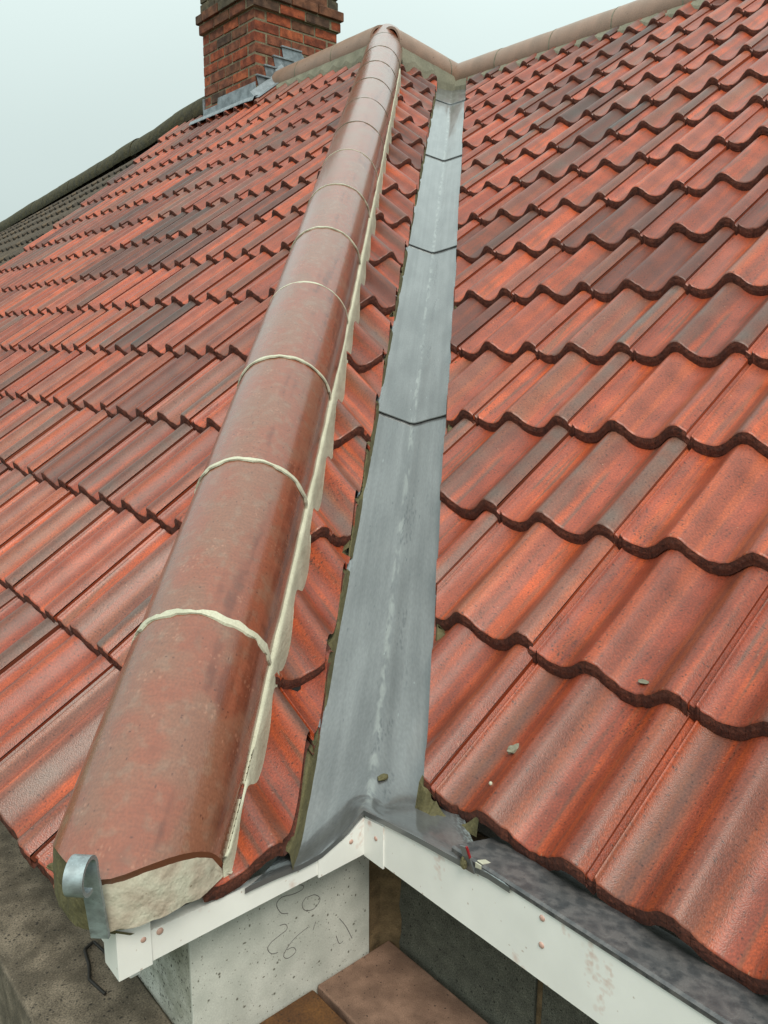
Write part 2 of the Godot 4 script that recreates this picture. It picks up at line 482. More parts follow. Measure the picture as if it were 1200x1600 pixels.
	var lf := grain(256, Color(0.55, 0.585, 0.61), Color(0.42, 0.45, 0.47), 1.8, 0.15, 60, Color(0.32, 0.34, 0.35), 60, Color(0.7, 0.74, 0.76), 70, 0.02)
	mat("lead_flash", Color(1, 1, 1), 0.42, lf, 0.3, bump_mid, 1.5, 0.5)
	mat("lead_pale", Color(1, 1, 1), 0.5, lf, 0.1, null, 0.0, 0.3)
	mats["lead_pale"].albedo_color = Color(1.0, 1.0, 1.0)

func stained_white() -> ImageTexture:
	rng.seed = 808
	var s := 512
	var f1 := seam(s, 0.008, 4, 12)
	var px := PackedByteArray()
	px.resize(s * s * 3)
	for i in s * s:
		var t := (f1[i] / 255.0 - 0.5) * 0.05
		px[i * 3] = clampi(int((0.92 + t) * 255.0), 0, 255)
		px[i * 3 + 1] = clampi(int((0.92 + t) * 255.0), 0, 255)
		px[i * 3 + 2] = clampi(int((0.905 + t) * 255.0), 0, 255)
	var im := Image.create_from_data(s, s, false, Image.FORMAT_RGB8, px)
	for k in 45:   # brick-red dust washed down in small runs
		var cx := rng.randf() * s
		var cy := rng.randf() * s
		var n := rng.randi_range(6, 26)
		for q in n:
			blot(im, Color(0.74, 0.56, 0.5), rng.randf_range(1.2, 4.5), posmod(int(cx + rng.randfn() * 4.0), s), posmod(int(cy + q * rng.randf_range(0.6, 2.4)), s), rng.randf_range(0.05, 0.22))
	for k in 160:
		blot(im, Color(0.6, 0.5, 0.45), rng.randf_range(0.5, 1.5), -1.0, 0.0, 0.6)
	return finish(im)

# ---------------------------------------------------------------- roof slopes
class Slope:
	var o: Vector3
	var A: Vector3
	var U: Vector3
	var N: Vector3
	var g: float
	var j0: float          # where a tile's right edge lies along A
	var bend: int = 0
	var kick: float = 0.0    # the first course is tipped up at the eave
	func lift(a: float, s: float) -> float:
		var first := kick * clampf(1.0 - s / g, 0.0, 1.0)
		if bend == 0:
			return first
		var r := first + 0.09 * pow(minf(s / (13.0 * g), 1.16), 4.0) * clampf((-a - 3.4) / 1.6, 0.0, 1.0)
		if bend == 2:
			var d := -0.10 + minf(a + 6.5, 0.0) * 0.068
			r += d * pow(s / 4.65, 2.0)
		return r
	func pos(a: float, s: float, h: float) -> Vector3:
		return o + A * a + U * s + N * h + Vector3.UP * lift(a, s)

static func profile(u: float) -> float:
	# two rolls to a tile
	var w := (u - 0.125) / 0.15 * TAU
	var h := 0.0212 * cos(w) + 0.0028 * cos(2.0 * w)
	if u < 0.02:
		h += -0.011 * (1.0 - smoothstep(0.006, 0.0105, u)) + 0.0010 * exp(-pow((u - 0.0125) / 0.0022, 2.0))
	return h

func surf_h(sl: Slope, a: float, s: float) -> float:
	var u := fposmod(a - sl.j0, TILE_W)
	return H_BASE + profile(u) - TILE_DROP * (s / sl.g - floorf(s / sl.g))

func surf(sl: Slope, a: float, s: float, extra := 0.0) -> Vector3:
	return sl.pos(a, s, surf_h(sl, a, s) + extra)

func surf_at(sl: Slope, p: Vector3, extra := 0.0) -> Vector3:
	# tile surface above or below the plan position of p
	var hd := Vector3(sl.U.x, 0, sl.U.z)
	var s := (p - sl.o).dot(hd) / hd.length_squared()
	var a := (p - sl.o).dot(sl.A)
	var q := sl.pos(a, s, 0.0)
	return Vector3(p.x, q.y + (surf_h(sl, a, s) + extra) / sl.N.y, p.z)

const TILE_LEN := 0.405
func tile_soups(sd: int, fine: bool) -> Array:
	rng.seed = 4000 + sd
	var top := Soup.new()
	var edge := Soup.new()
	var us := [-0.004, 0.002, 0.0055, 0.0075, 0.0095, 0.011, 0.0125, 0.014, 0.0165, 0.02]
	if not fine:
		us = [-0.004, 0.004, 0.011, 0.02]
	var stp := 0.0093 if fine else 0.0195
	var u := 0.02 + stp
	while u < 0.291:
		us.append(u)
		u += stp
	us.append_array([0.293, 0.2975, 0.3])
	var rows := [[0.0, -0.0032, 0.8], [0.0012, -0.001, 0.4], [0.004, 0.0, 0.0], [0.2, 0.0, 0.0], [TILE_LEN, 0.0, 0.0]]
	var chip := []
	for x in us:
		chip.append(rng.randf_range(-0.0013, 0.0013) + (rng.randf_range(0.0, 0.005) if rng.randf() < 0.07 else 0.0))
	var P := func(i: int, r: Array) -> Vector3:
		var x: float = us[i]
		var h := profile(x)
		if x > 0.296:
			h -= (x - 0.296) * 0.7
		var c: float = chip[i] if r[0] < 0.01 else 0.0
		return Vector3(x, h + r[1], -(r[0] + c))
	var NN := func(i: int, r: Array) -> Vector3:
		var x: float = us[i]
		var d := (profile(x + 0.0008) - profile(x - 0.0008)) / 0.0016
		if x > 0.296:
			d = -0.9
		return Vector3(-d, 1.0, r[2]).normalized()
	for i in us.size() - 1:
		for r in rows.size() - 1:
			var q := [[i, r], [i + 1, r], [i + 1, r + 1], [i, r + 1]]
			var pp := []; var nn := []; var tt := []
			for e in q:
				pp.append(P.call(e[0], rows[e[1]])); nn.append(NN.call(e[0], rows[e[1]]))
				tt.append(Vector2((us[e[0]] + 0.004) / 0.304, rows[e[1]][0] / TILE_LEN))
			top.quad(pp[0], pp[1], pp[2], pp[3], nn[0], nn[1], nn[2], nn[3], tt[0], tt[1], tt[2], tt[3])
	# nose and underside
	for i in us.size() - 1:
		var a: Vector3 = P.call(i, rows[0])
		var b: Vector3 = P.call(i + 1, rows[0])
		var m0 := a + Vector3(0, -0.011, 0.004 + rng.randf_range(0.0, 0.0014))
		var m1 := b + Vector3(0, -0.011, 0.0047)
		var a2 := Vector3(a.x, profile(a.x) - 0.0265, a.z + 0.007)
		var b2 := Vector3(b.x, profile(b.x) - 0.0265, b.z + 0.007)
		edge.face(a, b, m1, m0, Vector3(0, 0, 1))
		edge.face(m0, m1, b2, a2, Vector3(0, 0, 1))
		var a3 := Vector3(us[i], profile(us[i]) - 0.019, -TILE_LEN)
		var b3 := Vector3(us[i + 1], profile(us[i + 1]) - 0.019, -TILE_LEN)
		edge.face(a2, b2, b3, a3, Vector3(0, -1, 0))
	# side edge over the neighbour's groove
	var e0: Vector3 = P.call(us.size() - 1, rows[0])
	var e1: Vector3 = P.call(us.size() - 1, rows[4])
	top.face(e0, e1, e1 + Vector3(-0.001, -0.0135, 0), e0 + Vector3(-0.001, -0.0135, 0), Vector3(1, 0, 0))
	return [top, edge]

func tile_basis(sl: Slope, jit: float) -> Basis:
	var d := atan(TILE_DROP / sl.g)
	var u2 := sl.U * cos(d) - sl.N * sin(d)
	var n2 := sl.N * cos(d) + sl.U * sin(d)
	return Basis(n2, jit) * Basis(sl.A, n2, -u2)

var tile_proto := []
var tile_proto_old := []

# cuts: arrays of [horizontal normal, point]; a tile is kept on the side the normal points to
func lay_tiles(root: Node3D, sl: Slope, a_min: float, a_max: float, k0: int, k1: int, s_top: float, cuts: Array, old := false, sd := 1) -> void:
	var r := RandomNumberGenerator.new()
	r.seed = sd
	var protos := tile_proto_old if old else tile_proto
	for k in range(k0, k1 + 1):
		var s := k * sl.g
		if s > s_top - 0.02:
			continue
		var j := int(floor((a_min - sl.j0) / TILE_W))
		while sl.j0 + j * TILE_W < a_max:
			var a := sl.j0 + j * TILE_W
			j += 1
			var mi := r.randi_range(0, protos.size() - 1)
			var ti := r.randi_range(0, (old_mats.size() if old else 12) - 1)
			if not old:
				var pick := r.randf()
				ti = ti * 3 + (0 if pick < 0.52 else (1 if pick < 0.84 else 2))
			var jit := r.randfn() * 0.0026
			var ds := r.randfn() * 0.0022
			var dh := absf(r.randfn()) * 0.0013
			if a + TILE_W < a_min or a > a_max:
				continue
			var org := sl.pos(a, s + ds, H_BASE + dh)
			org += UP * (sl.lift(a + 0.15, s) - sl.lift(a, s))
			var B := tile_basis(sl, jit)
			if sl.bend > 0 or k == 0:   # follow the bend of the slope
				var up := sl.lift(a + 0.15, s + sl.g) - sl.lift(a + 0.15, s)
				B = Basis(sl.A, atan(up / sl.g) * 0.8) * B
				var ac := sl.lift(a + TILE_W, s) - sl.lift(a, s)
				B = Basis(-B.z, -ac / TILE_W) * B
			var T := Transform3D(B, org)
			var corners := []
			for c in [Vector3(0, 0, 0), Vector3(0.3, 0, 0), Vector3(0, 0, -TILE_LEN), Vector3(0.3, 0, -TILE_LEN)]:
				corners.append(T * c)
			var gone := false
			var todo := []
			for cut in cuts:
				var pn: Vector3 = cut[0]
				var pd: float = pn.dot(cut[1]) + (r.randf_range(-0.004, 0.004) if cut.size() > 2 else 0.0)
				var inside := 0
				for c in corners:
					if pn.dot(c) > pd + 0.002:
						inside += 1
				if inside == 0:
					gone = true
				elif inside < 4:
					todo.append([pn, pd])
			if gone:
				continue
			var m: ArrayMesh
			var mt: Material = old_mats[ti] if old else tile_mats[ti]
			if todo.is_empty():
				m = protos[mi][2]
			else:
				var t0: Soup = protos[mi][0]
				var t1: Soup = protos[mi][1]
				for c in todo:
					var ln: Vector3 = B.inverse() * c[0]
					var ld: float = c[1] - c[0].dot(org)
					t0 = t0.clipped(ln, ld)
					t1 = t1.clipped(ln, ld)
				if t0.v.size() < 3:
					continue
				m = ArrayMesh.new()
				t0.add_to(m, mt)
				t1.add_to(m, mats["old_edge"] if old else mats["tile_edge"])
			var o := MeshInstance3D.new()
			o.name = "roof_tile"
			o.mesh = m
			root.add_child(o, true)
			o.transform = Transform3D(B, org - root.position)
			o.set_surface_override_material(0, mt)

# sheet under the tiles, clipped like them
func lay_underlay(root: Node3D, sl: Slope, a0: float, a1: float, s0: float, s1: float, cuts: Array) -> void:
	var s := Soup.new()
	var na := maxi(1, int(absf(a1 - a0) / 0.5))
	var ns := maxi(1, int((s1 - s0) / 0.5))
	for i in na:
		for k in ns:
			var c := []
			for e in [[0, 0], [1, 0], [1, 1], [0, 1]]:
				var a := lerpf(a0, a1, float(i + e[0]) / na)
				var q := lerpf(s0, s1, float(k + e[1]) / ns)
				c.append(sl.pos(a, q, -0.062))
			s.flat(c[0], c[1], c[2], c[3], sl.N)
			s.flat(c[0] - sl.N * 0.012, c[1] - sl.N * 0.012, c[2] - sl.N * 0.012, c[3] - sl.N * 0.012, -sl.N)
	for cut in cuts:
		s = s.clipped(cut[0], cut[0].dot(cut[1]))
	var o := part("underlay", s.mesh(mats["underlay"]), root)
	o.position -= root.position

# ---------------------------------------------------------------- half-round cappings
# one capping tile along an axis; p0 foot end of the centre line, ax its direction, side and nrm across it
func cap_tile(p0: Vector3, ax: Vector3, side: Vector3, nrm: Vector3, length: float, rad: float, half: float, foot_cut = null, sd := 0) -> Soup:
	var s := Soup.new()
	var n := 26
	var m := 4
	var th := 0.015
	var f := FastNoiseLite.new()
	f.seed = sd; f.frequency = 3.0
	var pt := func(i: int, k: int, r: float) -> Vector3:
		var w := lerpf(-half, half, float(i) / n)
		var t0 := 0.0
		if foot_cut != null:
			t0 = foot_cut.call(r * sin(w))
		var t := lerpf(t0, length, float(k) / m)
		var wob := f.get_noise_3d(w * 2.0, t * 2.0, sd) * 0.0022
		if k == 0 or k == m:
			wob -= 0.0018
		return p0 + ax * t + side * ((r + wob) * sin(w)) + nrm * ((r + wob) * cos(w))
	var nm := func(i: int) -> Vector3:
		var w := lerpf(-half, half, float(i) / n)
		return side * sin(w) + nrm * cos(w)
	for i in n:
		for k in m:
			var c4 := [pt.call(i, k, rad), pt.call(i + 1, k, rad), pt.call(i + 1, k + 1, rad), pt.call(i, k + 1, rad)]
			var uvs := []
			for e in 4:
				uvs.append(Vector2(float(i + [0, 1, 1, 0][e]) / n, 0.97 - 0.94 * clampf(((c4[e] as Vector3) - p0).dot(ax) / length * 0.8 + 0.2, 0.0, 1.0)))
			s.quad(c4[0], c4[1], c4[2], c4[3], nm.call(i), nm.call(i + 1), nm.call(i + 1), nm.call(i), uvs[0], uvs[1], uvs[2], uvs[3])
		for k in [0, m]:
			s.face(pt.call(i, k, rad), pt.call(i + 1, k, rad), pt.call(i + 1, k, rad - th), pt.call(i, k, rad - th), ax * (-1.0 if k == 0 else 1.0))
		s.face(pt.call(i, 0, rad - th), pt.call(i + 1, 0, rad - th), pt.call(i + 1, m, rad - th), pt.call(i, m, rad - th), -nm.call(i))
	for i in [0, n]:
		s.face(pt.call(i, 0, rad), pt.call(i, m, rad), pt.call(i, m, rad - th), pt.call(i, 0, rad - th), side * (-1.0 if i == 0 else 1.0))
	return s

# ragged ring of pointing at a joint
func joint_ring(p: Vector3, ax: Vector3, side: Vector3, nrm: Vector3, rad: float, half: float, width: float, sd: int) -> Soup:
	var s := Soup.new()
	var f := FastNoiseLite.new()
	f.seed = sd; f.frequency = 1.0; f.fractal_octaves = 3
	var n := 40
	var rows := []
	for i in n + 1:
		var w := lerpf(-half, half, float(i) / n)
		var d := side * sin(w) + nrm * cos(w)
		var a := -width * maxf(0.22, 0.5 + 0.8 * f.get_noise_1d(i * 0.22))
		var b := width * maxf(0.22, 0.5 + 0.8 * f.get_noise_1d(i * 0.22 + 300.0))
		rows.append([p + ax * a + d * (rad - 0.003), p + ax * (a * 0.75) + d * (rad + 0.0005), p + ax * (b * 0.75) + d * (rad + 0.0005), p + ax * b + d * (rad - 0.003), d])
	for i in n:
		for k in 3:
			s.face(rows[i][k], rows[i + 1][k], rows[i + 1][k + 1], rows[i][k + 1], rows[i][4])
	return s

func hip_line(t: float) -> Vector3:   # t metres along the hip from HIP0; it bows a little at the foot
	return HIP0 + (HIP1 - HIP0).normalized() * t - HIP_R * (0.04 * exp(-maxf(t + 0.1, 0.0) / 1.3))

func smax(a: float, b: float, k: float) -> float:
	var h := clampf(0.5 + 0.5 * (a - b) / k, 0.0, 1.0)
	return lerpf(b, a, h) + k * h * (1.0 - h)

var SR := Slope.new()
var SL := Slope.new()
var SM := Slope.new()
var SO := Slope.new()

func make_slopes() -> void:
	var a := deg_to_rad(35.508)
	SR.o = Vector3(0, 0, -W_VAL); SR.A = Vector3.RIGHT; SR.U = Vector3(0, sin(a), -cos(a)); SR.N = Vector3(0, cos(a), sin(a)); SR.g = 0.300776; SR.j0 = 0.352054
	a = deg_to_rad(37.6455)
	SL.o = Vector3(0, -0.103274, 0); SL.A = Vector3.RIGHT; SL.U = Vector3(0, sin(a), -cos(a)); SL.N = Vector3(0, cos(a), sin(a)); SL.g = 0.323852; SL.j0 = -0.900745; SL.bend = 1; SL.kick = 0.022
	SO.o = SL.o; SO.A = SL.A; SO.U = SL.U; SO.N = SL.N; SO.g = SL.g; SO.j0 = OLD_X - 0.004; SO.bend = 2
	a = deg_to_rad(37.3464)
	SM.o = Vector3(0, -0.070655, 0); SM.A = Vector3.FORWARD; SM.U = Vector3(-cos(a), sin(a), 0); SM.N = Vector3(sin(a), cos(a), 0); SM.g = 0.302603; SM.j0 = 0.13; SM.kick = 0.036

func _ready() -> void:
	# ---- camera
	var cam := Camera3D.new()
	cam.name = "camera"
	cam.transform = Transform3D(Basis(Vector3(0.657765, 0.005325, -0.753204), Vector3(-0.155679, 0.979345, -0.129028), Vector3(0.736959, 0.202128, 0.645008)).orthonormalized(), Vector3(0.8931, 0.6934, 0.3176))
	cam.fov = 65.31
	cam.near = 0.02
	cam.far = 4000.0
	add_child(cam)
	cam.current = true
	# ---- overcast sky
	var env := Environment.new()
	env.background_mode = Environment.BG_SKY
	env.sky = Sky.new()
	env.sky.sky_material = make_sky()
	env.tonemap_mode = Environment.TONE_MAPPER_LINEAR
	env.tonemap_exposure = 1.56
	env.sdfgi_enabled = true
	env.ssao_enabled = true
	env.ssil_enabled = true
	var we := WorldEnvironment.new()
	we.name = "world_environment"
	we.environment = env
	add_child(we)
	var sun := DirectionalLight3D.new()
	sun.name = "sun"
	sun.light_energy = 0.5
	sun.light_color = Color(1.0, 0.96, 0.9)
	sun.light_angular_distance = 24.0
	sun.shadow_enabled = true
	add_child(sun)
	sun.look_at_from_position(Vector3(2.6, 4.0, 1.4), Vector3.ZERO)
	make_materials()
	make_slopes()
	build_setting()
	build_walls()
	build_fascias()
	build_roofs()
	build_hip()
	build_ridges()
	build_valley()
	build_chimney()
	build_small()

func make_sky() -> PanoramaSkyMaterial:
	var w := 512
	var h := 256
	var f := seam(512, 0.006, 4, 77)
	var im := Image.create(w, h, false, Image.FORMAT_RGBF)
	for y in h:
		var el := (0.5 - (y + 0.5) / h) * PI
		for x in w:
			var c: Color
			if el > -0.02:
				var l := (1.0 + 2.0 * sin(maxf(el, 0.0))) / 3.0    # an overcast sky is three times brighter overhead than at the horizon
				l *= 1.0 + (f[(y * 2) * 512 + x] / 255.0 - 0.5) * 0.24
				c = Color(0.85, 1.0, 0.975) * (0.94 * l + 0.08)
			else:
				c = Color(0.2, 0.21, 0.18)
			im.set_pixel(x, y, c)
	var m := PanoramaSkyMaterial.new()
	m.panorama = ImageTexture.create_from_image(im)
	return m

func build_setting() -> void:
	var s := Soup.new()
	var g := 1500.0
	s.flat(Vector3(-g, -2.6, -g), Vector3(g, -2.6, -g), Vector3(g, -2.6, g), Vector3(-g, -2.6, g), UP)
	var o := part("ground", s.mesh(mats["grass"]), self)
	o.set_meta("kind", "structure")
	o.set_meta("label", "rough grass garden far below the eaves")

func build_walls() -> void:
	# rendered wall below the short slope and the long left slope
	var w := thing("rendered_wall", "white rendered wall with pencil scribbles under the short fascia", "wall", Vector3(-0.08, -2.6, -0.15))
	var s := Soup.new()
	cham(s, Vector3(-0.14, -1.365, -0.328), Vector3(0.12, 2.47, 0.354), 0.002)
	part("wall_face", s.mesh(mats["render_white"]), w, Transform3D(Basis.IDENTITY, -w.position))
	s = Soup.new()
	cham(s, Vector3(-3.292, -1.365, -0.2185), Vector3(6.42, 2.47, 0.135), 0.002)
	part("spotted_wall_face", s.mesh(mats["render_spotted"]), w, Transform3D(Basis.IDENTITY, -w.position)).set_meta("label", "narrow wall face speckled with black mould")
	var strokes := [
		[Vector2(-0.3086, -0.2043), Vector2(-0.3064, -0.1937), Vector2(-0.3165, -0.187), Vector2(-0.3391, -0.1923), Vector2(-0.3572, -0.1928), Vector2(-0.3599, -0.1869), Vector2(-0.3497, -0.1795)],
		[Vector2(-0.3086, -0.2043), Vector2(-0.3158, -0.2164), Vector2(-0.3283, -0.2228)],
		[Vector2(-0.3647, -0.211), Vector2(-0.3567, -0.2192), Vector2(-0.3617, -0.2339), Vector2(-0.3802, -0.2409), Vector2(-0.3938, -0.2293), Vector2(-0.3832, -0.2154), Vector2(-0.3673, -0.2123)],
		[Vector2(-0.3115, -0.2369), Vector2(-0.3228, -0.2404), Vector2(-0.3251, -0.2513), Vector2(-0.3098, -0.2552), Vector2(-0.2947, -0.2591), Vector2(-0.2871, -0.2669), Vector2(-0.2941, -0.2804), Vector2(-0.3065, -0.2849)],
		[Vector2(-0.369, -0.2698), Vector2(-0.3426, -0.2754), Vector2(-0.3242, -0.2874), Vector2(-0.3176, -0.2984), Vector2(-0.3263, -0.3071), Vector2(-0.342, -0.3035), Vector2(-0.337, -0.2921), Vector2(-0.3242, -0.2899)],
		[Vector2(-0.3838, -0.2676), Vector2(-0.3782, -0.2809)],
		[Vector2(-0.4349, -0.288), Vector2(-0.449, -0.3109), Vector2(-0.4635, -0.3435)],
		[Vector2(-0.4275, -0.3188), Vector2(-0.4345, -0.3381), Vector2(-0.4431, -0.3376)]]
	for st in strokes:
		var c := Curve3D.new()
		for i in st.size():
			var p: Vector2 = st[i]
			var d: Vector2 = (st[mini(i + 1, st.size() - 1)] - st[maxi(i - 1, 0)]) / 6.0
			c.add_point(Vector3(-0.0797, p.y, p.x), Vector3(0, -d.y, -d.x), Vector3(0, d.y, d.x))
		c.bake_interval = 0.004
		var pts := []
		for p in c.get_baked_points():
			pts.append(p)
		s = Soup.new()
		tube(s, pts, 0.00065, 6, Vector3(0.3, 1, 1))
		part("pencil_mark", s.mesh(mats["pencil"]), w, Transform3D(Basis.IDENTITY, -w.position))
	# brown mortar strip in the inner corner, then the block wall
	var b := thing("block_wall", "dark concrete block wall in the shade under the right-hand fascia", "wall", Vector3(-0.08, -2.6, -0.56))
	s = Soup.new()
	var f := FastNoiseLite.new()
	f.seed = 3; f.frequency = 9.0
	var prev := []
	for i in 30:
		var y := lerpf(-2.4, -0.05, i / 29.0) if i < 8 else lerpf(-0.6, -0.05, (i - 8) / 21.0)
		var row := [Vector3(-0.085, y, -0.503), Vector3(-0.09 + 0.006 * f.get_noise_1d(y * 4.0), y, -0.512), Vector3(-0.088 + 0.005 * f.get_noise_1d(y * 5.0 + 9.0), y, -0.536), Vector3(-0.074 + 0.006 * f.get_noise_1d(y * 3.0 + 30.0), y, -0.551), Vector3(-0.055 + 0.01 * f.get_noise_1d(y * 5.0 + 60.0), y, -0.5585)]
		if i > 8 and not prev.is_empty():
			for k in 4:
				s.face(prev[k], prev[k + 1], row[k + 1], row[k], Vector3(1, 0, 0.6))
		prev = row
	part("corner_mortar", s.mesh(mats["wall_mortar"]), b, Transform3D(Basis.IDENTITY, -b.position)).set_meta("label", "brown smeared mortar filling the inner corner")
	s = Soup.new()
	cham(s, Vector3(0.65, -1.34, -0.645), Vector3(1.46, 2.52, 0.16), 0.0)
	part("mortar_bed", s.mesh(mats["wall_mortar"]), b, Transform3D(Basis.IDENTITY, -b.position))
	var row := 0
	var y := -0.212
	var ys := [[-0.207, -0.07], [-0.432, -0.217], [-0.657, -0.442], [-0.882, -0.667], [-1.107, -0.892]]
	for e in ys:
		var x := -0.28 + (0.34 if row % 2 == 0 else 0.09)
		if row == 1:
			x = -0.078
		var first := true
		while x < 1.36:
			var l := 0.44
			if first and row == 1:
				l = 0.33
			first = false
			s = Soup.new()
			var x0 := maxf(x, -0.078)
			cham(s, Vector3((x0 + x + l) * 0.5, (e[0] + e[1]) * 0.5, -0.6125), Vector3(x + l - x0, e[1] - e[0], 0.107), 0.003)
			part("block", s.mesh(mats["block_brown"] if row == 0 else mats["block"]), b, Transform3D(Basis.IDENTITY, -b.position))
			x += l + 0.012
		if row == 0:
			s = Soup.new()
			cham(s, Vector3(-0.005, -0.1385, -0.6125), Vector3(0.13, 0.137, 0.107), 0.003)
			part("block", s.mesh(mats["block_brown"]), b, Transform3D(Basis.IDENTITY, -b.position))
		row += 1
	# ledge left of the corner, planks in the inner corner
	s = Soup.new()
	cham(s, Vector3(-1.6, -1.485, -0.0635), Vector3(3.03, 2.23, 0.173), 0.006)
	var l := part("concrete_ledge", s.mesh(mats["ledge"]), self)
	tag(l, "stained concrete ledge below the left eave, beside the hip's foot", "ledge")
	s = Soup.new()
	cham(s, Vector3(0.61, -0.4115, -0.466), Vector3(1.376, 0.043, 0.168), 0.004)
	tag(part("plank", s.mesh(mats["plank_grey"]), self), "gritty pinkish brown plank tight against the block wall", "plank", "planks below the inner corner")
	s = Soup.new()
	cham(s, Vector3(0.61, -0.4135, -0.266), Vector3(1.376, 0.043, 0.218), 0.004)
	tag(part("plank", s.mesh(mats["plank_brown"]), self), "darker ochre brown plank, second out from the block wall", "plank", "planks below the inner corner")

func build_fascias() -> void:
	var f := thing("fascia", "short white plastic fascia between the hip's foot and the inner corner", "fascia", Vector3(-0.03, -0.13, -0.23))
	var inv := Transform3D(Basis.IDENTITY, -f.position)
	var s := Soup.new()
	slab(s, PackedVector2Array([Vector2(0.445, -0.13), Vector2(0.034, -0.13), Vector2(0.034, -0.064), Vector2(0.07, -0.082), Vector2(0.215, -0.088), Vector2(0.23, -0.094), Vector2(0.30, -0.0985), Vector2(0.352, -0.0985), Vector2(0.411, -0.086), Vector2(0.445, -0.067)]), Vector3(-0.042, 0, 0), Vector3(0, 0, -1), UP, 0.018)
	part("board", s.mesh(mats["pvc"]), f, inv)
	s = Soup.new()   # inner corner trim
	slab(s, PackedVector2Array([Vector2(0.4438, -0.1345), Vector2(0.349, -0.1345), Vector2(0.349, -0.0985), Vector2(0.411, -0.086), Vector2(0.4438, -0.067)]), Vector3(-0.0245, 0, 0), Vector3(0, 0, -1), UP, 0.0032)
	part("corner_trim", s.mesh(mats["pvc"]), f, inv)
	s = Soup.new()   # outer corner trim, wrapped round both faces
	cham(s, Vector3(-0.0222, -0.094, -0.0455), Vector3(0.0028, 0.078, 0.046), 0.0008)
	cham(s, Vector3(-0.044, -0.094, -0.0218), Vector3(0.0464, 0.078, 0.0026), 0.0008)
	part("corner_trim", s.mesh(mats["pvc"]), f, inv)
	for q in [[-0.088, -0.057, 0.0042], [-0.09, -0.082, 0.005], [-0.097, -0.301, 0.005], [-0.099, -0.415, 0.004]]:
		part("screw_cap", dome(q[2]), f, Transform3D(Basis(Vector3(0, 0, 1), -PI / 2), Vector3(-0.0212 if q[1] > -0.06 or q[1] < -0.4 else -0.024, q[0], q[1]) - f.position))
	var r := thing("fascia", "long white plastic fascia below the right-hand eave", "fascia", Vector3(0.66, -0.13, -0.454))
	inv = Transform3D(Basis.IDENTITY, -r.position)
	s = Soup.new()
	slab(s, PackedVector2Array([Vector2(-0.0215, -0.132), Vector2(1.36, -0.132), Vector2(1.36, -0.0225), Vector2(0.232, -0.0225), Vector2(0.215, -0.036), Vector2(0.1, -0.050), Vector2(-0.0215, -0.064)]), Vector3(0, 0, -0.463), Vector3.RIGHT, UP, 0.018)
	part("board", s.mesh(mats["pvc"]), r, inv)
	s = Soup.new()
	slab(s, PackedVector2Array([Vector2(-0.0213, -0.1365), Vector2(0.027, -0.1365), Vector2(0.027, -0.060), Vector2(-0.0213, -0.067)]), Vector3(0, 0, -0.4455), Vector3.RIGHT, UP, 0.0032)
	part("corner_trim", s.mesh(mats["pvc"]), r, inv)
	for q in [[0.341, -0.038, 0.0044], [0.342, -0.078, 0.0044], [0.009, -0.09, 0.004], [0.93, -0.03, 0.0044], [0.93, -0.07, 0.0044]]:
		part("screw_cap", dome(q[2]), r, Transform3D(Basis(Vector3.RIGHT, PI / 2), Vector3(q[0], q[1], -0.4425 if q[0] < 0.02 else -0.445) - r.position))
	var l := thing("fascia", "white plastic fascia running left beneath the long slope's eave", "fascia", Vector3(-3.0, -0.13, -0.033))
	inv = Transform3D(Basis.IDENTITY, -l.position)
	s = Soup.new()
	cham(s, Vector3(-3.3, -0.175, -0.075), Vector3(6.4, 0.07, 0.018), 0.002)
	part("board", s.mesh(mats["pvc"]), l, inv)
	# dark tray below the right slope's first course
	var t := thing("eaves_tray", "dark grey splotched eaves tray between the right-hand tiles and white fascia", "eaves tray", Vector3(0.8, -0.012, -0.45))
	inv = Transform3D(Basis.IDENTITY, -t.position)
	s = Soup.new()
	var n := 24
	for i in n:
		var x0 := lerpf(0.178, 1.36, float(i) / n)
		var x1 := lerpf(0.178, 1.36, float(i + 1) / n)
		var a := [Vector3(x0, -0.0245, -0.4425), Vector3(x0, -0.0185, -0.4425), Vector3(x0, -0.0165, -0.447), Vector3(x0, -0.050, -0.56)]
		var b := [Vector3(x1, -0.0245, -0.4425), Vector3(x1, -0.0185, -0.4425), Vector3(x1, -0.0165, -0.447), Vector3(x1, -0.050, -0.56)]
		for k in 3:
			s.face(a[k], b[k], b[k + 1], a[k + 1], Vector3(0, 1, 1))
			var d := Vector3(0, -0.0015, -0.0015)
			s.face(a[k] + d, b[k] + d, b[k + 1] + d, a[k + 1] + d, Vector3(0, -1, -1))
	part("tray_sheet", s.mesh(mats["tray"]), t, inv)
	s = Soup.new()
	var bb := Basis(Vector3.RIGHT, deg_to_rad(-22.0))
	cham(s, Vector3(0.231, -0.031, -0.484), Vector3(0.011, 0.0022, 0.085), 0.0006, bb)
	cham(s, Vector3(0.231, -0.0225, -0.4415), Vector3(0.011, 0.014, 0.002), 0.0006)
	part("pale_strip", s.mesh(mats["pale_strip"]), t, inv)

func dome(r: float) -> Mesh:
	var s := Soup.new()
	var n := 16
	var rings := [[1.0, 0.0], [0.97, 0.22], [0.75, 0.36], [0.4, 0.45], [0.0, 0.48]]
	for k in rings.size() - 1:
		for i in n:
			var q := []
			var nn := []
			for e in [[i, k], [i + 1, k], [i + 1, k + 1], [i, k + 1]]:
				var w: float = TAU * e[0] / n
				q.append(Vector3(cos(w) * rings[e[1]][0], rings[e[1]][1], sin(w) * rings[e[1]][0]) * r)
				nn.append(Vector3(cos(w) * rings[e[1]][0], 0.35 + e[1] * 0.4, sin(w) * rings[e[1]][0]).normalized())
			s.quad(q[0], q[1], q[2], q[3], nn[0], nn[1], nn[2], nn[3])
	return s.mesh(mats["cap"])

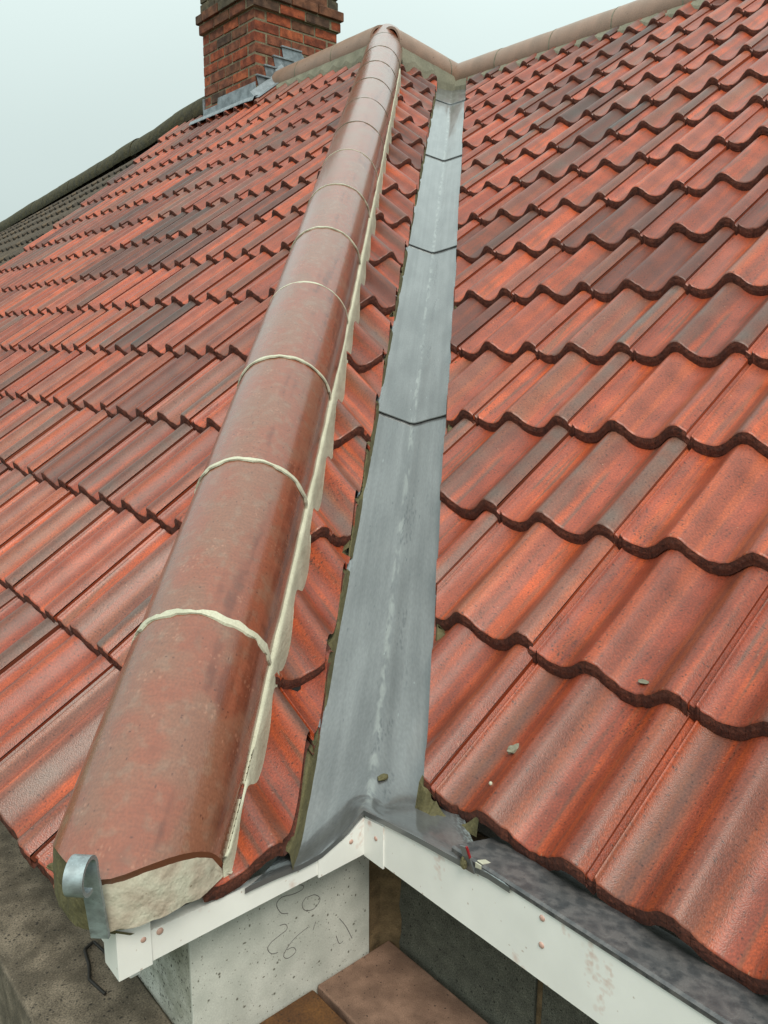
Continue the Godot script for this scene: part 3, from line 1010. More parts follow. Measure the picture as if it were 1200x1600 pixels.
func build_roofs() -> void:
	for i in 6:
		var sp := tile_soups(i, true)
		var m := ArrayMesh.new()
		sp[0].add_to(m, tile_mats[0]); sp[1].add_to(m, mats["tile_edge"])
		tile_proto.append([sp[0], sp[1], m])
	for i in 2:
		var sp := tile_soups(20 + i, false)
		var m := ArrayMesh.new()
		sp[0].add_to(m, old_mats[0]); sp[1].add_to(m, mats["old_edge"])
		tile_proto_old.append([sp[0], sp[1], m])
	var val_right := [VAL_R, VAL0 + VAL_R * 0.098, true]
	var val_left := [-VAL_R, VAL0 - VAL_R * 0.102, true]
	var hip_right := [HIP_R, HIP0 + HIP_R * 0.062]
	var hip_left := [-HIP_R, HIP0 - HIP_R * 0.112]
	var r := thing("roof_slope", "large slope of wavy red roof tiles to the right of the lead valley", "roof slope", Vector3(0.5, 0, -1.5))
	lay_tiles(r, SR, -3.6, 1.3, 0, 14, 99.0, [val_right, [Vector3(0, 0, 1), Vector3(0, 0, RIDGE_R.x + 0.03)]], false, 11)
	lay_underlay(r, SR, -4.2, 1.45, 0.03, 4.5, [[VAL_R, VAL0 + VAL_R * 0.115], [Vector3(0, 0, 1), Vector3(0, 0, RIDGE_R.x)]])
	valley_edge(r, SR, 1.0)
	var m := thing("roof_slope", "narrow strip of red roof tiles between hip ridge and lead valley", "roof slope", Vector3(-1.0, 0, -1.3))
	lay_tiles(m, SM, -0.2, 4.4, 0, 14, 99.0, [val_left, hip_right, [Vector3(1, 0, 0), Vector3(RIDGE_M.x + 0.03, 0, 0)]], false, 22)
	lay_underlay(m, SM, -0.2, 4.6, 0.03, 4.4, [[-VAL_R, VAL0 - VAL_R * 0.115], hip_right, [Vector3(1, 0, 0), Vector3(RIDGE_M.x, 0, 0)]])
	valley_edge(m, SM, -1.0)
	var l := thing("roof_slope", "long slope of red and brown roof tiles left of the hip ridge", "roof slope", Vector3(-2.0, 0, -0.8))
	var chim_gap := []
	lay_tiles(l, SL, OLD_X, 0.2, 0, 14, 99.0, [hip_left, [Vector3(1, 0, 0), Vector3(OLD_X, 0, 0)], [Vector3(0, 0, 1), Vector3(0, 0, RIDGE_L.x + 0.03)]], false, 33)
	lay_underlay(l, SL, OLD_X, 0.3, 0.03, 4.65, [hip_left, [Vector3(0, 0, 1), Vector3(0, 0, RIDGE_L.x)]])
	var o := thing("roof_slope", "old dark grey mossy tiled slope of the neighbouring house, far left", "roof slope", Vector3(-9.0, 0, -3.0))
	lay_tiles(o, SO, -13.0, OLD_X - 0.004, 5, 14, 99.0, [[Vector3(-1, 0, 0), Vector3(OLD_X - 0.004, 0, 0)], [Vector3(0, 0, 1), Vector3(0, 0, RIDGE_L.x + 0.02)]], true, 44)
	lay_underlay(o, SO, -13.2, OLD_X - 0.01, 0.03, 4.65, [[Vector3(0, 0, 1), Vector3(0, 0, RIDGE_L.x)]])
	# old mossy ridge
	var x := -5.74
	var i := 0
	while x > -13.0:
		var q0 := SO.pos(x, 3.67 / cos(deg_to_rad(37.6455)), 0.0)
		var q1 := SO.pos(x - 0.45, 3.67 / cos(deg_to_rad(37.6455)), 0.0)
		var c0 := Vector3(x, q0.y - 0.02 + 0.04 * smoothstep(-6.9, -6.4, x) + rng_f(i, 2) * 0.012, RIDGE_L.x)
		var c1 := Vector3(x - 0.45, q1.y - 0.02 + 0.04 * smoothstep(-6.9, -6.4, x - 0.45) + rng_f(i, 2) * 0.012, RIDGE_L.x)
		var ax := (c1 - c0).normalized()
		var cap := cap_tile(c0, ax, Vector3(0, 0, 1), UP, c0.distance_to(c1) - 0.008, 0.145 + rng_f(i, 6) * 0.008, 1.9, null, 200 + i)
		part("ridge_tile", cap.mesh(mats["moss"]), o, Transform3D(Basis.IDENTITY, -o.position))
		x -= 0.45
		i += 1

# mortar pointing between the cut tiles and the lead
func valley_edge(root: Node3D, sl: Slope, side: float) -> void:
	var s := Soup.new()
	var f := FastNoiseLite.new()
	f.seed = 14 if side > 0.0 else 15
	f.frequency = 7.0; f.fractal_octaves = 3
	var prev := []
	var t := -0.42
	while t < 4.55:
		var c := VAL0 + VAL_DIR * t
		var w := 0.006 if side > 0.0 else 0.010 + 0.0015 * f.get_noise_1d(t)
		var q := 0.106 * side
		var a := c + VAL_R * (q + 0.02 * side)
		a.y = minf(surf_at(sl, a, -0.03).y, valley_y(a) + 0.03)
		var b := c + VAL_R * q
		b.y = minf(surf_at(sl, b, -0.011).y, valley_y(b) + 0.030)
		var d := c + VAL_R * (q - (w * 0.55) * side)
		d.y = minf(b.y - 0.003, valley_y(d) + 0.026)
		var e := c + VAL_R * (q - w * side)
		e.y = valley_y(e) - 0.002
		var ok := (sl == SR and d.z < -W_VAL + 0.004) or (sl == SM and d.x < -0.018)
		if sl == SR and a.z < RIDGE_R.x + 0.1 or sl == SM and a.x < RIDGE_M.x + 0.1:
			break
		var row := [a, b, d, e]
		if ok:
			prev.append([a, b, b.lerp(d, 0.5) + UP * 0.001, d, e])
		t += 0.012
	ribbon(s, prev, UP * 0.5 - VAL_R * side)
	if sl == SR:   # mortar packed under the first noses beside the valley
		prev = []
		for i in 24:
			var x := lerpf(0.032, 0.16, i / 23.0)
			var nose := surf_at(sl, Vector3(x, 0, -W_VAL - 0.004), 0.0)
			var w := f.get_noise_1d(x * 3.0)
			var a := Vector3(x, nose.y - 0.016, -W_VAL - 0.004)
			var thin := smoothstep(0.16, 0.10, x)
			var b := Vector3(x, nose.y - 0.026, -W_VAL - 0.001 + 0.004 * thin + 0.002 * w)
			var c := Vector3(x, 0, -W_VAL + 0.003 + 0.009 * thin + 0.003 * w)
			c.y = valley_y(c) - 0.003
			b.y = maxf(b.y, c.y)
			var row := [a, b, c]
			if not prev.is_empty():
				for k in 2:
					s.face(prev[k], prev[k + 1], row[k + 1], row[k], Vector3(0, 0.2, 1))
			prev = row
	part("mortar_edge", s.mesh(mats["mortar_olive"]), root, Transform3D(Basis.IDENTITY, -root.position))

func plane_y(sl: Slope, p: Vector3) -> float:
	var hd := Vector3(sl.U.x, 0, sl.U.z)
	var s := (p - sl.o).dot(hd) / hd.length_squared()
	return sl.o.y + s * sl.U.y + sl.lift((p - sl.o).dot(sl.A), s)

func valley_y(p: Vector3) -> float:
	var hm := Vector3(SM.U.x, 0, SM.U.z)
	var hr := Vector3(SR.U.x, 0, SR.U.z)
	var ym := SM.o.y + (p - SM.o).dot(hm) / hm.length_squared() * SM.U.y
	var yr := SR.o.y + (p - SR.o).dot(hr) / hr.length_squared() * SR.U.y
	var y := smax(ym, yr, 0.009) - 0.05 - 0.020 * minf(absf((p - VAL0).dot(VAL_R)) / 0.1, 1.15)
	var b := (p - Vector3(-0.079, p.y, -0.506)).length()
	y += 0.011 * exp(-b * b / 0.0004)
	# the lead rises over the fascia tops at its foot
	var em := clampf((-0.022 - p.x) / 0.09, 0.0, 1.0)
	var er := clampf((-0.443 - p.z) / lerpf(0.09, 0.26, smoothstep(0.03, 0.1, (p - VAL0).dot(VAL_R))), 0.0, 1.0)
	var yl := lerpf(lead_foot_m(p.z), y, smoothstep(0.0, 1.0, em))
	var yr2 := lerpf(lead_foot_r(p.x), y, smoothstep(0.0, 1.0, er))
	y = lerpf(yl, yr2, smoothstep(-0.035, 0.035, (p - VAL0).dot(VAL_R)))
	return y

func lead_foot_m(z: float) -> float:
	return table(z, [-0.443, -0.411, -0.352, -0.315, -0.268, -0.225], [-0.051, -0.072, -0.092, -0.093, -0.088, -0.086])

func lead_foot_r(x: float) -> float:
	return table(x, [-0.02, 0.1, 0.215, 0.24], [-0.051, -0.037, -0.027, -0.020])

func build_hip() -> void:
	var h := thing("hip_capping", "row of half-round terracotta hip tiles bedded in pale mortar", "hip capping", hip_line(0.0))
	var inv := Transform3D(Basis.IDENTITY, -h.position)
	var ax := (HIP1 - HIP0).normalized()
	var side := HIP_R
	var nrm := side.cross(ax).normalized()
	if nrm.y < 0.0:
		nrm = -nrm
	var rad := 0.122
	var half := 1.74
	var off := nrm * -0.004
	var ax0 := ax
	# the corner where both eaves' ends of the mortar meet
	var tc := -0.25
	while hip_line(tc).x > -0.022:
		tc += 0.002
	var corner: Vector3 = hip_line(tc)
	var x_at := func(t: float) -> float: return HIP0.x + ax.x * t
	# joints every 0.4436 m; the first lies at x = -0.268
	for i in 14:
		var t0 := 0.33 + 0.432 * (i - 1)
		var t1 := t0 + 0.432
		if i == 13:
			t1 = 5.17
		if i == 0:
			t0 = tc
		var s: Soup
		var p0 = hip_line(t0) + off
		if i == 0:
			p0 -= nrm * 0.012     # the lowest tile droops over the eaves
		ax = (hip_line(t1) + off - p0).normalized()
		if i == 0:
			var cut = func(d: float) -> float:
				# mitred to the two eaves: both halves end over their own fascia
				return sqrt(d * d + 0.0018) - 0.004
			s = cap_tile(p0, ax, side, nrm, t1 - t0 - 0.004, rad, half, cut, i)
		else:
			s = cap_tile(p0 + nrm * (rng_f(i, 3) * 0.003), ax, side, nrm, t1 - t0 - 0.006, rad + rng_f(i, 5) * 0.004, half, null, i)
		part("hip_tile", s.mesh(hip_mats[[0, 1, 2, 3, 1, 2, 0, 3, 2, 1, 0, 3, 2, 1][i]]), h, inv)
		if i > 0:
			var w: float = [0, 0.0145, 0.012, 0.0095, 0.0075, 0.006, 0.005, 0.0045, 0.004, 0.004, 0.004, 0.004, 0.004, 0.004][i]
			part("mortar_joint", joint_ring(p0 - ax * 0.003, ax, side, nrm, rad + 0.0005, half, w, 50 + i).mesh(mats["mortar_cream"] if i < 8 else mats["mortar_grey"]), h, inv)
	ax = ax0
	# the hip's head is plugged with mortar
	var plug := Soup.new()
	var pe := hip_line(5.165) + off
	for i in 24:
		var w0 := lerpf(-1.6, 1.6, i / 24.0)
		var w1 := lerpf(-1.6, 1.6, (i + 1) / 24.0)
		plug.tri(pe, pe + (side * sin(w0) + nrm * cos(w0)) * (rad - 0.004), pe + (side * sin(w1) + nrm * cos(w1)) * (rad - 0.004), ax, ax, ax)
	part("head_mortar", plug.mesh(mats["mortar_grey"]), h, inv)
	# bedding mortar down both sides
	for sd in [1.0, -1.0]:
		var sl := SM if sd > 0.0 else SL
		var f := FastNoiseLite.new()
		f.seed = 70 if sd > 0.0 else 71
		f.frequency = 5.0; f.fractal_octaves = 4
		var b := Soup.new()
		var prev := []
		var t := -0.25
		while t < 5.1:
			var c := hip_line(t)
			var wob := f.get_noise_1d(t)
			var wob2 := f.get_noise_1d(t * 2.3 + 40.0)
			var p0 = c + off + side * sd * (rad - 0.03) + nrm * 0.0
			var p1 = c + off + side * sd * (rad + 0.001 + 0.002 * wob) + nrm * (-0.006 + 0.006 * wob2)
			var p2 = c + side * sd * (rad + 0.005 + 0.002 * wob2)
			p2.y = lerpf(p1.y, plane_y(sl, p2), 0.5) + 0.004
			var p3 := surf_at(sl, c + side * sd * (rad + 0.0065 + 0.003 * wob), 0.0015)
			p3.y = maxf(p3.y + 0.001, plane_y(sl, p3) - 0.006 + 0.005 * wob2)
			p2.y = maxf(p2.y, surf_at(sl, p2, 0.003).y)
			var p4 := surf_at(sl, c + side * sd * (rad + 0.009 + 0.0035 * wob), -0.004)
			var row := [p0, p1, p2, p3, p4]
			p0 -= nrm * 0.012 * clampf((0.33 - t) / 0.42, 0.0, 1.0)
			p1 -= nrm * 0.012 * clampf((0.33 - t) / 0.42, 0.0, 1.0)
			var inside: bool = p1.x < -0.020 if sd > 0.0 else p3.z < -0.006
			if sd > 0.0:
				p2.x = minf(p2.x, -0.020); p3.x = minf(p3.x, -0.020); p4.x = minf(p4.x, -0.021)
				row = [p0, p1, p2, p3, p4]
			if inside:
				prev.append([p0, p1, p1.lerp(p2, 0.5) + side * sd * 0.0018, p2, p2.lerp(p3, 0.5) + side * sd * 0.0018 + UP * 0.0008 * wob2, p3, p4])
			t += 0.011
		ribbon(b, prev, side * sd + UP * 0.4)
		part("bedding_mortar", b.mesh(mats["mortar_cream"] if sd > 0.0 else mats["mortar_olive"]), h, inv)
	# mortar filling the foot of the hip: two upright faces meeting at the corner
	for sd in [1.0, -1.0]:
		var b := Soup.new()
		var f := FastNoiseLite.new()
		f.seed = 80 + int(sd); f.frequency = 14.0; f.fractal_octaves = 3
		var n := 22
		var m := 10
		var grid := []
		for i in n + 1:
			var d := lerpf(0.0, rad + 0.024, float(i) / n)     # sideways distance from the hip line
			var p0: Vector3 = corner + side * sd * d
			var t := sqrt(d * d + 0.0018) - 0.004 + 0.007
			var w := asin(clampf(d / (rad - 0.004), -1.0, 1.0))
			var topc: Vector3 = p0 + ax * t + off - nrm * 0.012 + nrm * (maxf(cos(w), 0.0) * (rad - 0.005))
			if d > rad - 0.012:
				topc -= UP * (d - rad + 0.012) * 1.3
			var base_y := (lerpf(-0.040, -0.052, clampf(d / 0.12, 0.0, 1.0)) if sd > 0.0 else lerpf(-0.040, -0.066, clampf(d / 0.12, 0.0, 1.0))) + 0.005 * f.get_noise_1d(d * 4.0)
			var col := []
			for k in m + 1:
				var v := float(k) / m
				var y := lerpf(topc.y, base_y, v)
				var bulge := (0.004 * sin(v * PI) + 0.004 * smoothstep(0.6, 1.0, v) + 0.002 * f.get_noise_2d(d * 2.0, v * 0.4)) * (0.25 if i == 0 else 1.0)
				col.append(Vector3(topc.x, y, topc.z) + (Vector3(1, 0, 0) if sd > 0.0 else Vector3(0, 0, 1)) * bulge)
			grid.append(col)
		var outw := Vector3(1, 0.1, 0) if sd > 0.0 else Vector3(0, 0.1, 1)
		var nrmv := func(i: int, k: int) -> Vector3:
			var du: Vector3 = grid[mini(i + 1, n)][k] - grid[maxi(i - 1, 0)][k]
			var dv: Vector3 = grid[i][mini(k + 1, m)] - grid[i][maxi(k - 1, 0)]
			var g := du.cross(dv).normalized()
			return g if g.dot(outw) > 0.0 else -g
		for i in n:
			for k in m:
				b.quad(grid[i][k], grid[i + 1][k], grid[i + 1][k + 1], grid[i][k + 1], nrmv.call(i, k), nrmv.call(i + 1, k), nrmv.call(i + 1, k + 1), nrmv.call(i, k + 1))
			var back := -outw * 0.05
			var u0: Vector3 = grid[i][m] - Vector3(outw.x, 0.7, outw.z) * 0.042
			var u1: Vector3 = grid[i + 1][m] - Vector3(outw.x, 0.7, outw.z) * 0.042
			b.face(grid[i][m], grid[i + 1][m], u1, u0, Vector3(0, -1, 0))
			b.face(grid[i][0], grid[i + 1][0], grid[i + 1][0] + back, grid[i][0] + back, Vector3(0, 1, 0))
		part("end_mortar", b.mesh(mats["mortar_end"] if sd > 0.0 else mats["mortar_olive"]), h, inv)

func rng_f(i: int, k: int) -> float:
	return fposmod(sin(i * 12.9898 + k * 78.233) * 43758.5453, 1.0) - 0.5

func build_ridges() -> void:
	ridge("left_ridge", "ridge capping on tall grey mortar between hip top and chimney", Vector3(-3.70, RIDGE_L.y, RIDGE_L.x), Vector3(-4.93, RIDGE_L.y, RIDGE_L.x), SL)
	ridge("short_ridge", "short ridge capping joining the hip top to the valley head", Vector3(-3.58, 2.815, -3.61), Vector3(RIDGE_M.x, RIDGE_M.y, RIDGE_R.x - 0.02), SM)
	ridge("right_ridge", "long pinkish ridge capping rising to the right above the large slope", Vector3(RIDGE_M.x + 0.02, RIDGE_R.y, RIDGE_R.x), Vector3(1.5, RIDGE_R.y, RIDGE_R.x), SR)

func ridge(called: String, label: String, start: Vector3, stop: Vector3, sl: Slope) -> void:
	var ax := (stop - start).normalized()
	var length := start.distance_to(stop)
	var o := thing("ridge_capping", label, "ridge capping", start)
	var inv := Transform3D(Basis.IDENTITY, -o.position)
	var rad := 0.122
	var front := Vector3(sl.N.x, 0, sl.N.z).normalized()
	var c := start - UP * rad
	var t := 0.0
	var i := 0
	while t < length - 0.02:
		var l := minf(0.45, length - t)
		part("ridge_tile", cap_tile(c + ax * t + UP * rng_f(i, 9) * 0.004, ax, front, UP, l - 0.008, rad, 1.82, null, i + 30).mesh(mats["ridge_tile"]), o, inv)
		if t > 0.01:
			part("mortar_joint", joint_ring(c + ax * (t - 0.004), ax, front, UP, rad - 0.001, 1.82, 0.007, 90 + i).mesh(mats["mortar_grey"]), o, inv)
		t += 0.45
		i += 1
	var b := Soup.new()
	var f := FastNoiseLite.new()
	f.seed = 33; f.frequency = 4.0; f.fractal_octaves = 3
	var prev := []
	var n := int(length / 0.02)
	for k in n + 1:
		var p := c + ax * (length * k / n)
		var w := f.get_noise_1d(k * 0.1)
		var p0 := p + front * (rad - 0.03) - UP * 0.015
		var p1 := p + front * (rad - 0.002) - UP * (0.026 + 0.004 * w)
		var lp := p + front * (rad + 0.03 + 0.008 * w)
		var low := surf_at(sl, lp, -0.004)
		var vd := absf((lp - VAL0).dot(VAL_R))
		if sl != SL and vd < 0.12:
			low.y = valley_y(lp) - 0.004
		var p2 := p1.lerp(low, 0.6) + front * (0.008 + 0.004 * w)
		var back := p - front * (rad - 0.01) 
		var row := [p0, p1, p2, low]
		if not prev.is_empty():
			for q in 3:
				b.face(prev[q], prev[q + 1], row[q + 1], row[q], front + UP * 0.3)
			b.face(prev[0], row[0], back, back, UP)
			b.face(c + ax * (length * (k - 1) / n) - front * (rad - 0.004), back, back - UP * 0.3, c + ax * (length * (k - 1) / n) - front * (rad - 0.004) - UP * 0.3, -front)
		else:
			b.face(p0, p1, low, low - front * 0.05, -ax)
		prev = row
	part("bedding_mortar", b.mesh(mats["mortar_grey"]), o, inv)

func build_valley() -> void:
	var o := thing("lead_valley", "grey lead valley gutter folded between the two red roof slopes", "lead valley", VAL0)
	var inv := Transform3D(Basis.IDENTITY, -o.position)
	# distances along the valley (in plan) of the laps
	var ts := []
	for y in [0.5006, 1.0958, 1.6964, 2.2808]:
		ts.append((y + 0.0227) / 2.5 * 4.797)
	var bounds := [[-0.2, ts[0] + 0.06], [ts[0], ts[1] + 0.06], [ts[1], ts[2] + 0.06], [ts[2], ts[3] + 0.06], [ts[3], 4.95]]
	var f := FastNoiseLite.new()
	f.seed = 21; f.frequency = 3.0; f.fractal_octaves = 3
	for i in 5:
		var t0: float = bounds[i][0]
		var t1: float = bounds[i][1]
		var s := Soup.new()
		var nt := 60 if i == 0 else 30
		var nq := 32
		var grid := []
		for a in nt + 1:
			var row := []
			for b in nq + 1:
				var qn := float(b) / nq * 2.0 - 1.0
				var va := float(a) / nt
				var wl := 0.113
				var wr := 0.110
				var ts0 := t0
				if i == 0:
					var fl := pow(1.0 - va, 6.0)
					var flr := pow(1.0 - va, 2.5)
					wl = lerpf(0.113, 0.155, fl)
					wr = lerpf(0.110, 0.225, flr)
				else:
					ts0 = t0 + 0.0012 * f.get_noise_1d(qn * 0.5 + i * 9.0)
				var q := qn * (wl if qn < 0.0 else wr)
				if i == 0:
					var side := VAL0 + VAL_R * q
					ts0 = (-0.0195 - side.x) / VAL_DIR.x if q < 0.0 else (-0.4405 - side.z) / VAL_DIR.z
				var t := lerpf(ts0, t1, pow(va, 1.7) if i == 0 else va)
				var p := VAL0 + VAL_DIR * t + VAL_R * q
				p.y = valley_y(p) + 0.0075 * (1.0 - va) * (0.0 if i == 0 else 1.0)
				p.y += 0.0013 * f.get_noise_2d(t * 0.8, q * 4.0 + i * 20.0) * smoothstep(0.0, 0.05, va)
				row.append(p)
			grid.append(row)
		var nrmv := func(a: int, b: int) -> Vector3:
			var du: Vector3 = grid[mini(a + 1, nt)][b] - grid[maxi(a - 1, 0)][b]
			var dv: Vector3 = grid[a][mini(b + 1, nq)] - grid[a][maxi(b - 1, 0)]
			var g := du.cross(dv).normalized()
			return g if g.y > 0.0 else -g
		for a in nt:
			for b in nq:
				s.quad(grid[a][b], grid[a][b + 1], grid[a + 1][b + 1], grid[a + 1][b], nrmv.call(a, b), nrmv.call(a, b + 1), nrmv.call(a + 1, b + 1), nrmv.call(a + 1, b), Vector2(float(b) / nq, 1.0 - float(a) / nt), Vector2(float(b + 1) / nq, 1.0 - float(a) / nt), Vector2(float(b + 1) / nq, 1.0 - float(a + 1) / nt), Vector2(float(b) / nq, 1.0 - float(a + 1) / nt))
		if i > 0:
			for b in nq:   # the cut edge at the lap
				var d := Vector3(0, -0.0028, 0)
				s.face(grid[0][b], grid[0][b + 1], grid[0][b + 1] + d, grid[0][b] + d, -VAL_DIR)
		else:
			# turned down over the fascias
			for b in nq:
				var e := []
				for k in [b, b + 1]:
					var p: Vector3 = grid[0][k]
					var low := p - UP * 0.009
					e.append([p, low])
				var hint := Vector3(1, 0, 0.01) if (b + 0.5) / nq < 0.5 else Vector3(0.01, 0, 1)
				s.face(e[0][0], e[1][0], e[1][1], e[0][1], hint)
				s.face(e[0][1], e[1][1], e[1][1] - hint * 0.002, e[0][1] - hint * 0.002, -UP)
		part("lead_sheet", s.mesh(lead_mats[i]), o, inv)
	# folded corner of the foot sheet and the scrap of red film in it
	var s := Soup.new()
	slab(s, PackedVector2Array([Vector2(0.2, 0.0), Vector2(0.214, 0.004), Vector2(0.226, -0.034), Vector2(0.212, -0.035)]), Vector3(0, 0.0, -0.438), Vector3(1, 0, 0), Vector3(0, 1, 0.12).normalized(), 0.003)
	part("lead_fold", s.mesh(lead_mats[0]), o, inv)
	s = Soup.new()
	slab(s, PackedVector2Array([Vector2(0.2125, 0.001), Vector2(0.215, 0.001), Vector2(0.2205, -0.014), Vector2(0.2185, -0.016)]), Vector3(0, 0.004, -0.4365), Vector3(1, 0, 0), Vector3(0, 1, 0.12).normalized(), 0.003)
	part("red_strip", s.mesh(mats["red"]), o, inv).set_meta("label", "thin scrap of red film at the lead's corner")

func table(x: float, xs: Array, ys: Array) -> float:
	if x <= xs[0]:
		return ys[0]
	for i in xs.size() - 1:
		if x <= xs[i + 1]:
			return lerpf(ys[i], ys[i + 1], (x - xs[i]) / (xs[i + 1] - xs[i]))
	return ys[-1]

func build_chimney() -> void:
	var o := thing("chimney", "square red brick chimney with corbelled courses and stepped lead flashing", "chimney", Vector3(CHIM.x - CHIM_S * 0.5, 2.2, CHIM.z - CHIM_S * 0.5))
	var ch := 0.0805
	var y0 := 3.272 - 14.0 * ch
	var cache := {}
	rng.seed = 99
	for c in 23:
		var grow := 0.0
		if c == 14:
			grow = 0.022
		elif c == 15:
			grow = 0.042
		elif c > 15:
			grow = 0.008
		var S := CHIM_S + grow * 2.0
		var dep := 0.105
		var run := S - dep - 0.0095
		var bl := run / 3.0
		for side in 4:
			for k in 3:
				var key := "%.4f" % bl
				if not cache.has(key):
					var vs := []
					for q in 3:
						var s := Soup.new()
						cham(s, Vector3.ZERO, Vector3(bl - 0.0095 - q * 0.0012, ch - 0.0105 - q * 0.0008, dep), 0.004 + q * 0.001)
						vs.append(s.mesh(brick_mats[0]))
					cache[key] = vs
				var along := (k + 0.5) * bl - S * 0.5 - 0.0 
				if c % 2 == 1:
					along = -along
				var B := Basis(UP, side * PI / 2.0)
				var local := B * Vector3(along, 0, S * 0.5 - dep * 0.5 + rng.randf_range(-0.0015, 0.0015))
				local.y = y0 + (c + 0.5) * ch - o.position.y
				var b := MeshInstance3D.new()
				b.name = "brick"
				b.mesh = cache[key][rng.randi_range(0, 2)]
				o.add_child(b, true)
				b.transform = Transform3D(B, local)
				var mi := rng.randi_range(0, 4)
				if rng.randf() < 0.12:
					mi = 5
				if c >= 14:
					mi = [3, 4, 5, 0][rng.randi_range(0, 3)] if c == 14 else [5, 6, 7, 4][rng.randi_range(0, 3)]
				b.set_surface_override_material(0, brick_mats[mi])
	var s := Soup.new()
	cham(s, Vector3(0, y0 + 11.5 * ch - o.position.y, 0), Vector3(CHIM_S - 0.012, 23.0 * ch, CHIM_S - 0.012), 0.0)
	cham(s, Vector3(0, y0 + 15.0 * ch - o.position.y, 0), Vector3(CHIM_S + 0.032, 2.0 * ch - 0.01, CHIM_S + 0.032), 0.0)
	part("mortar_core", s.mesh(mats["chim_mortar"]), o)
	s = Soup.new()
	cham(s, Vector3(0, y0 + 23.0 * ch + 0.03 - o.position.y, 0), Vector3(CHIM_S + 0.05, 0.06, CHIM_S + 0.05), 0.02)
	part("cap_slab", s.mesh(mats["chim_mortar"]), o)
	# lead: apron in front, steps up the right-hand face
	var inv := Transform3D(Basis.IDENTITY, -o.position)
	var zf := CHIM.z + 0.004
	s = Soup.new()
	slab(s, PackedVector2Array([Vector2(-5.765, 2.55), Vector2(-4.935, 2.55), Vector2(-4.935, 2.738), Vector2(-5.52, 2.738), Vector2(-5.53, 2.69), Vector2(-5.765, 2.69)]), Vector3(0, 0, zf), Vector3(1, 0, 0), UP, 0.003)
	part("apron_flashing", s.mesh(mats["lead_flash"]), o, inv)
	s = Soup.new()
	var n := 40
	var prev := []
	for i in n + 1:
		var x := lerpf(-5.9, -4.86, float(i) / n)
		var top := Vector3(x, 2.628, zf + 0.003)
		var q1 := SL.pos(x, (-CHIM.z - 0.05) / cos(deg_to_rad(37.6455)), 0.028)
		var q2 := SL.pos(x, (-CHIM.z - 0.075) / cos(deg_to_rad(37.6455)), 0.016)
		var row := [top, q1, q2]
		if not prev.is_empty():
			for k in 2:
				s.face(prev[k], row[k], row[k + 1], prev[k + 1], Vector3(0, 1, 1))
				s.face(prev[k] - UP * 0.003, row[k] - UP * 0.003, row[k + 1] - UP * 0.003, prev[k + 1] - UP * 0.003, -Vector3(0, 1, 1))
		prev = row
	part("apron_skirt", s.mesh(mats["lead_pale"]), o, inv)
	var xf := CHIM.x + 0.004
	# local 2D: x' = -z, y' = y
	var steps := [[3.425, 2.782], [3.50, 2.868], [3.585, 2.953], [3.665, 3.04]]
	for st in steps:
		s = Soup.new()
		var z0: float = st[0]
		var yy: float = st[1]
		var rl := 2.6 + (z0 - 3.42) * 0.78
		slab(s, PackedVector2Array([Vector2(z0, yy), Vector2(z0 + 0.19, yy), Vector2(z0 + 0.24, rl + 0.19), Vector2(z0 + 0.05, rl)]), Vector3(xf + 0.002 * steps.find(st), 0, 0), Vector3(0, 0, -1), UP, -0.003)
		part("step_flashing", s.mesh(mats["lead_flash"]), o, inv)
		s = Soup.new()
		cham(s, Vector3(xf + 0.004, yy + 0.004, -(z0 + 0.095)), Vector3(0.026, 0.013, 0.2), 0.003)
		part("lead_lip", s.mesh(mats["lead_pale"]), o, inv)
	s = Soup.new()
	prev = []
	for i in 20:
		var z := lerpf(-3.36, -3.66, i / 19.0)
		var a := Vector3(xf + 0.006, surf_at(SL, Vector3(xf, 0, z), 0.075).y, z)
		var b := surf_at(SL, Vector3(xf + 0.07, 0, z), 0.035)
		var c := surf_at(SL, Vector3(xf + 0.13, 0, z), 0.01)
		var row := [a, b, c]
		if not prev.is_empty():
			for k in 2:
				s.face(prev[k], row[k], row[k + 1], prev[k + 1], Vector3(1, 1, 0))
		prev = row
	part("side_soaker", s.mesh(mats["lead_pale"]), o, inv)
	s = Soup.new()
	cham(s, Vector3(-5.772, 2.68, zf - 0.006), Vector3(0.016, 0.2, 0.02), 0.003)
	part("lead_upstand", s.mesh(mats["lead_pale"]), o, inv)

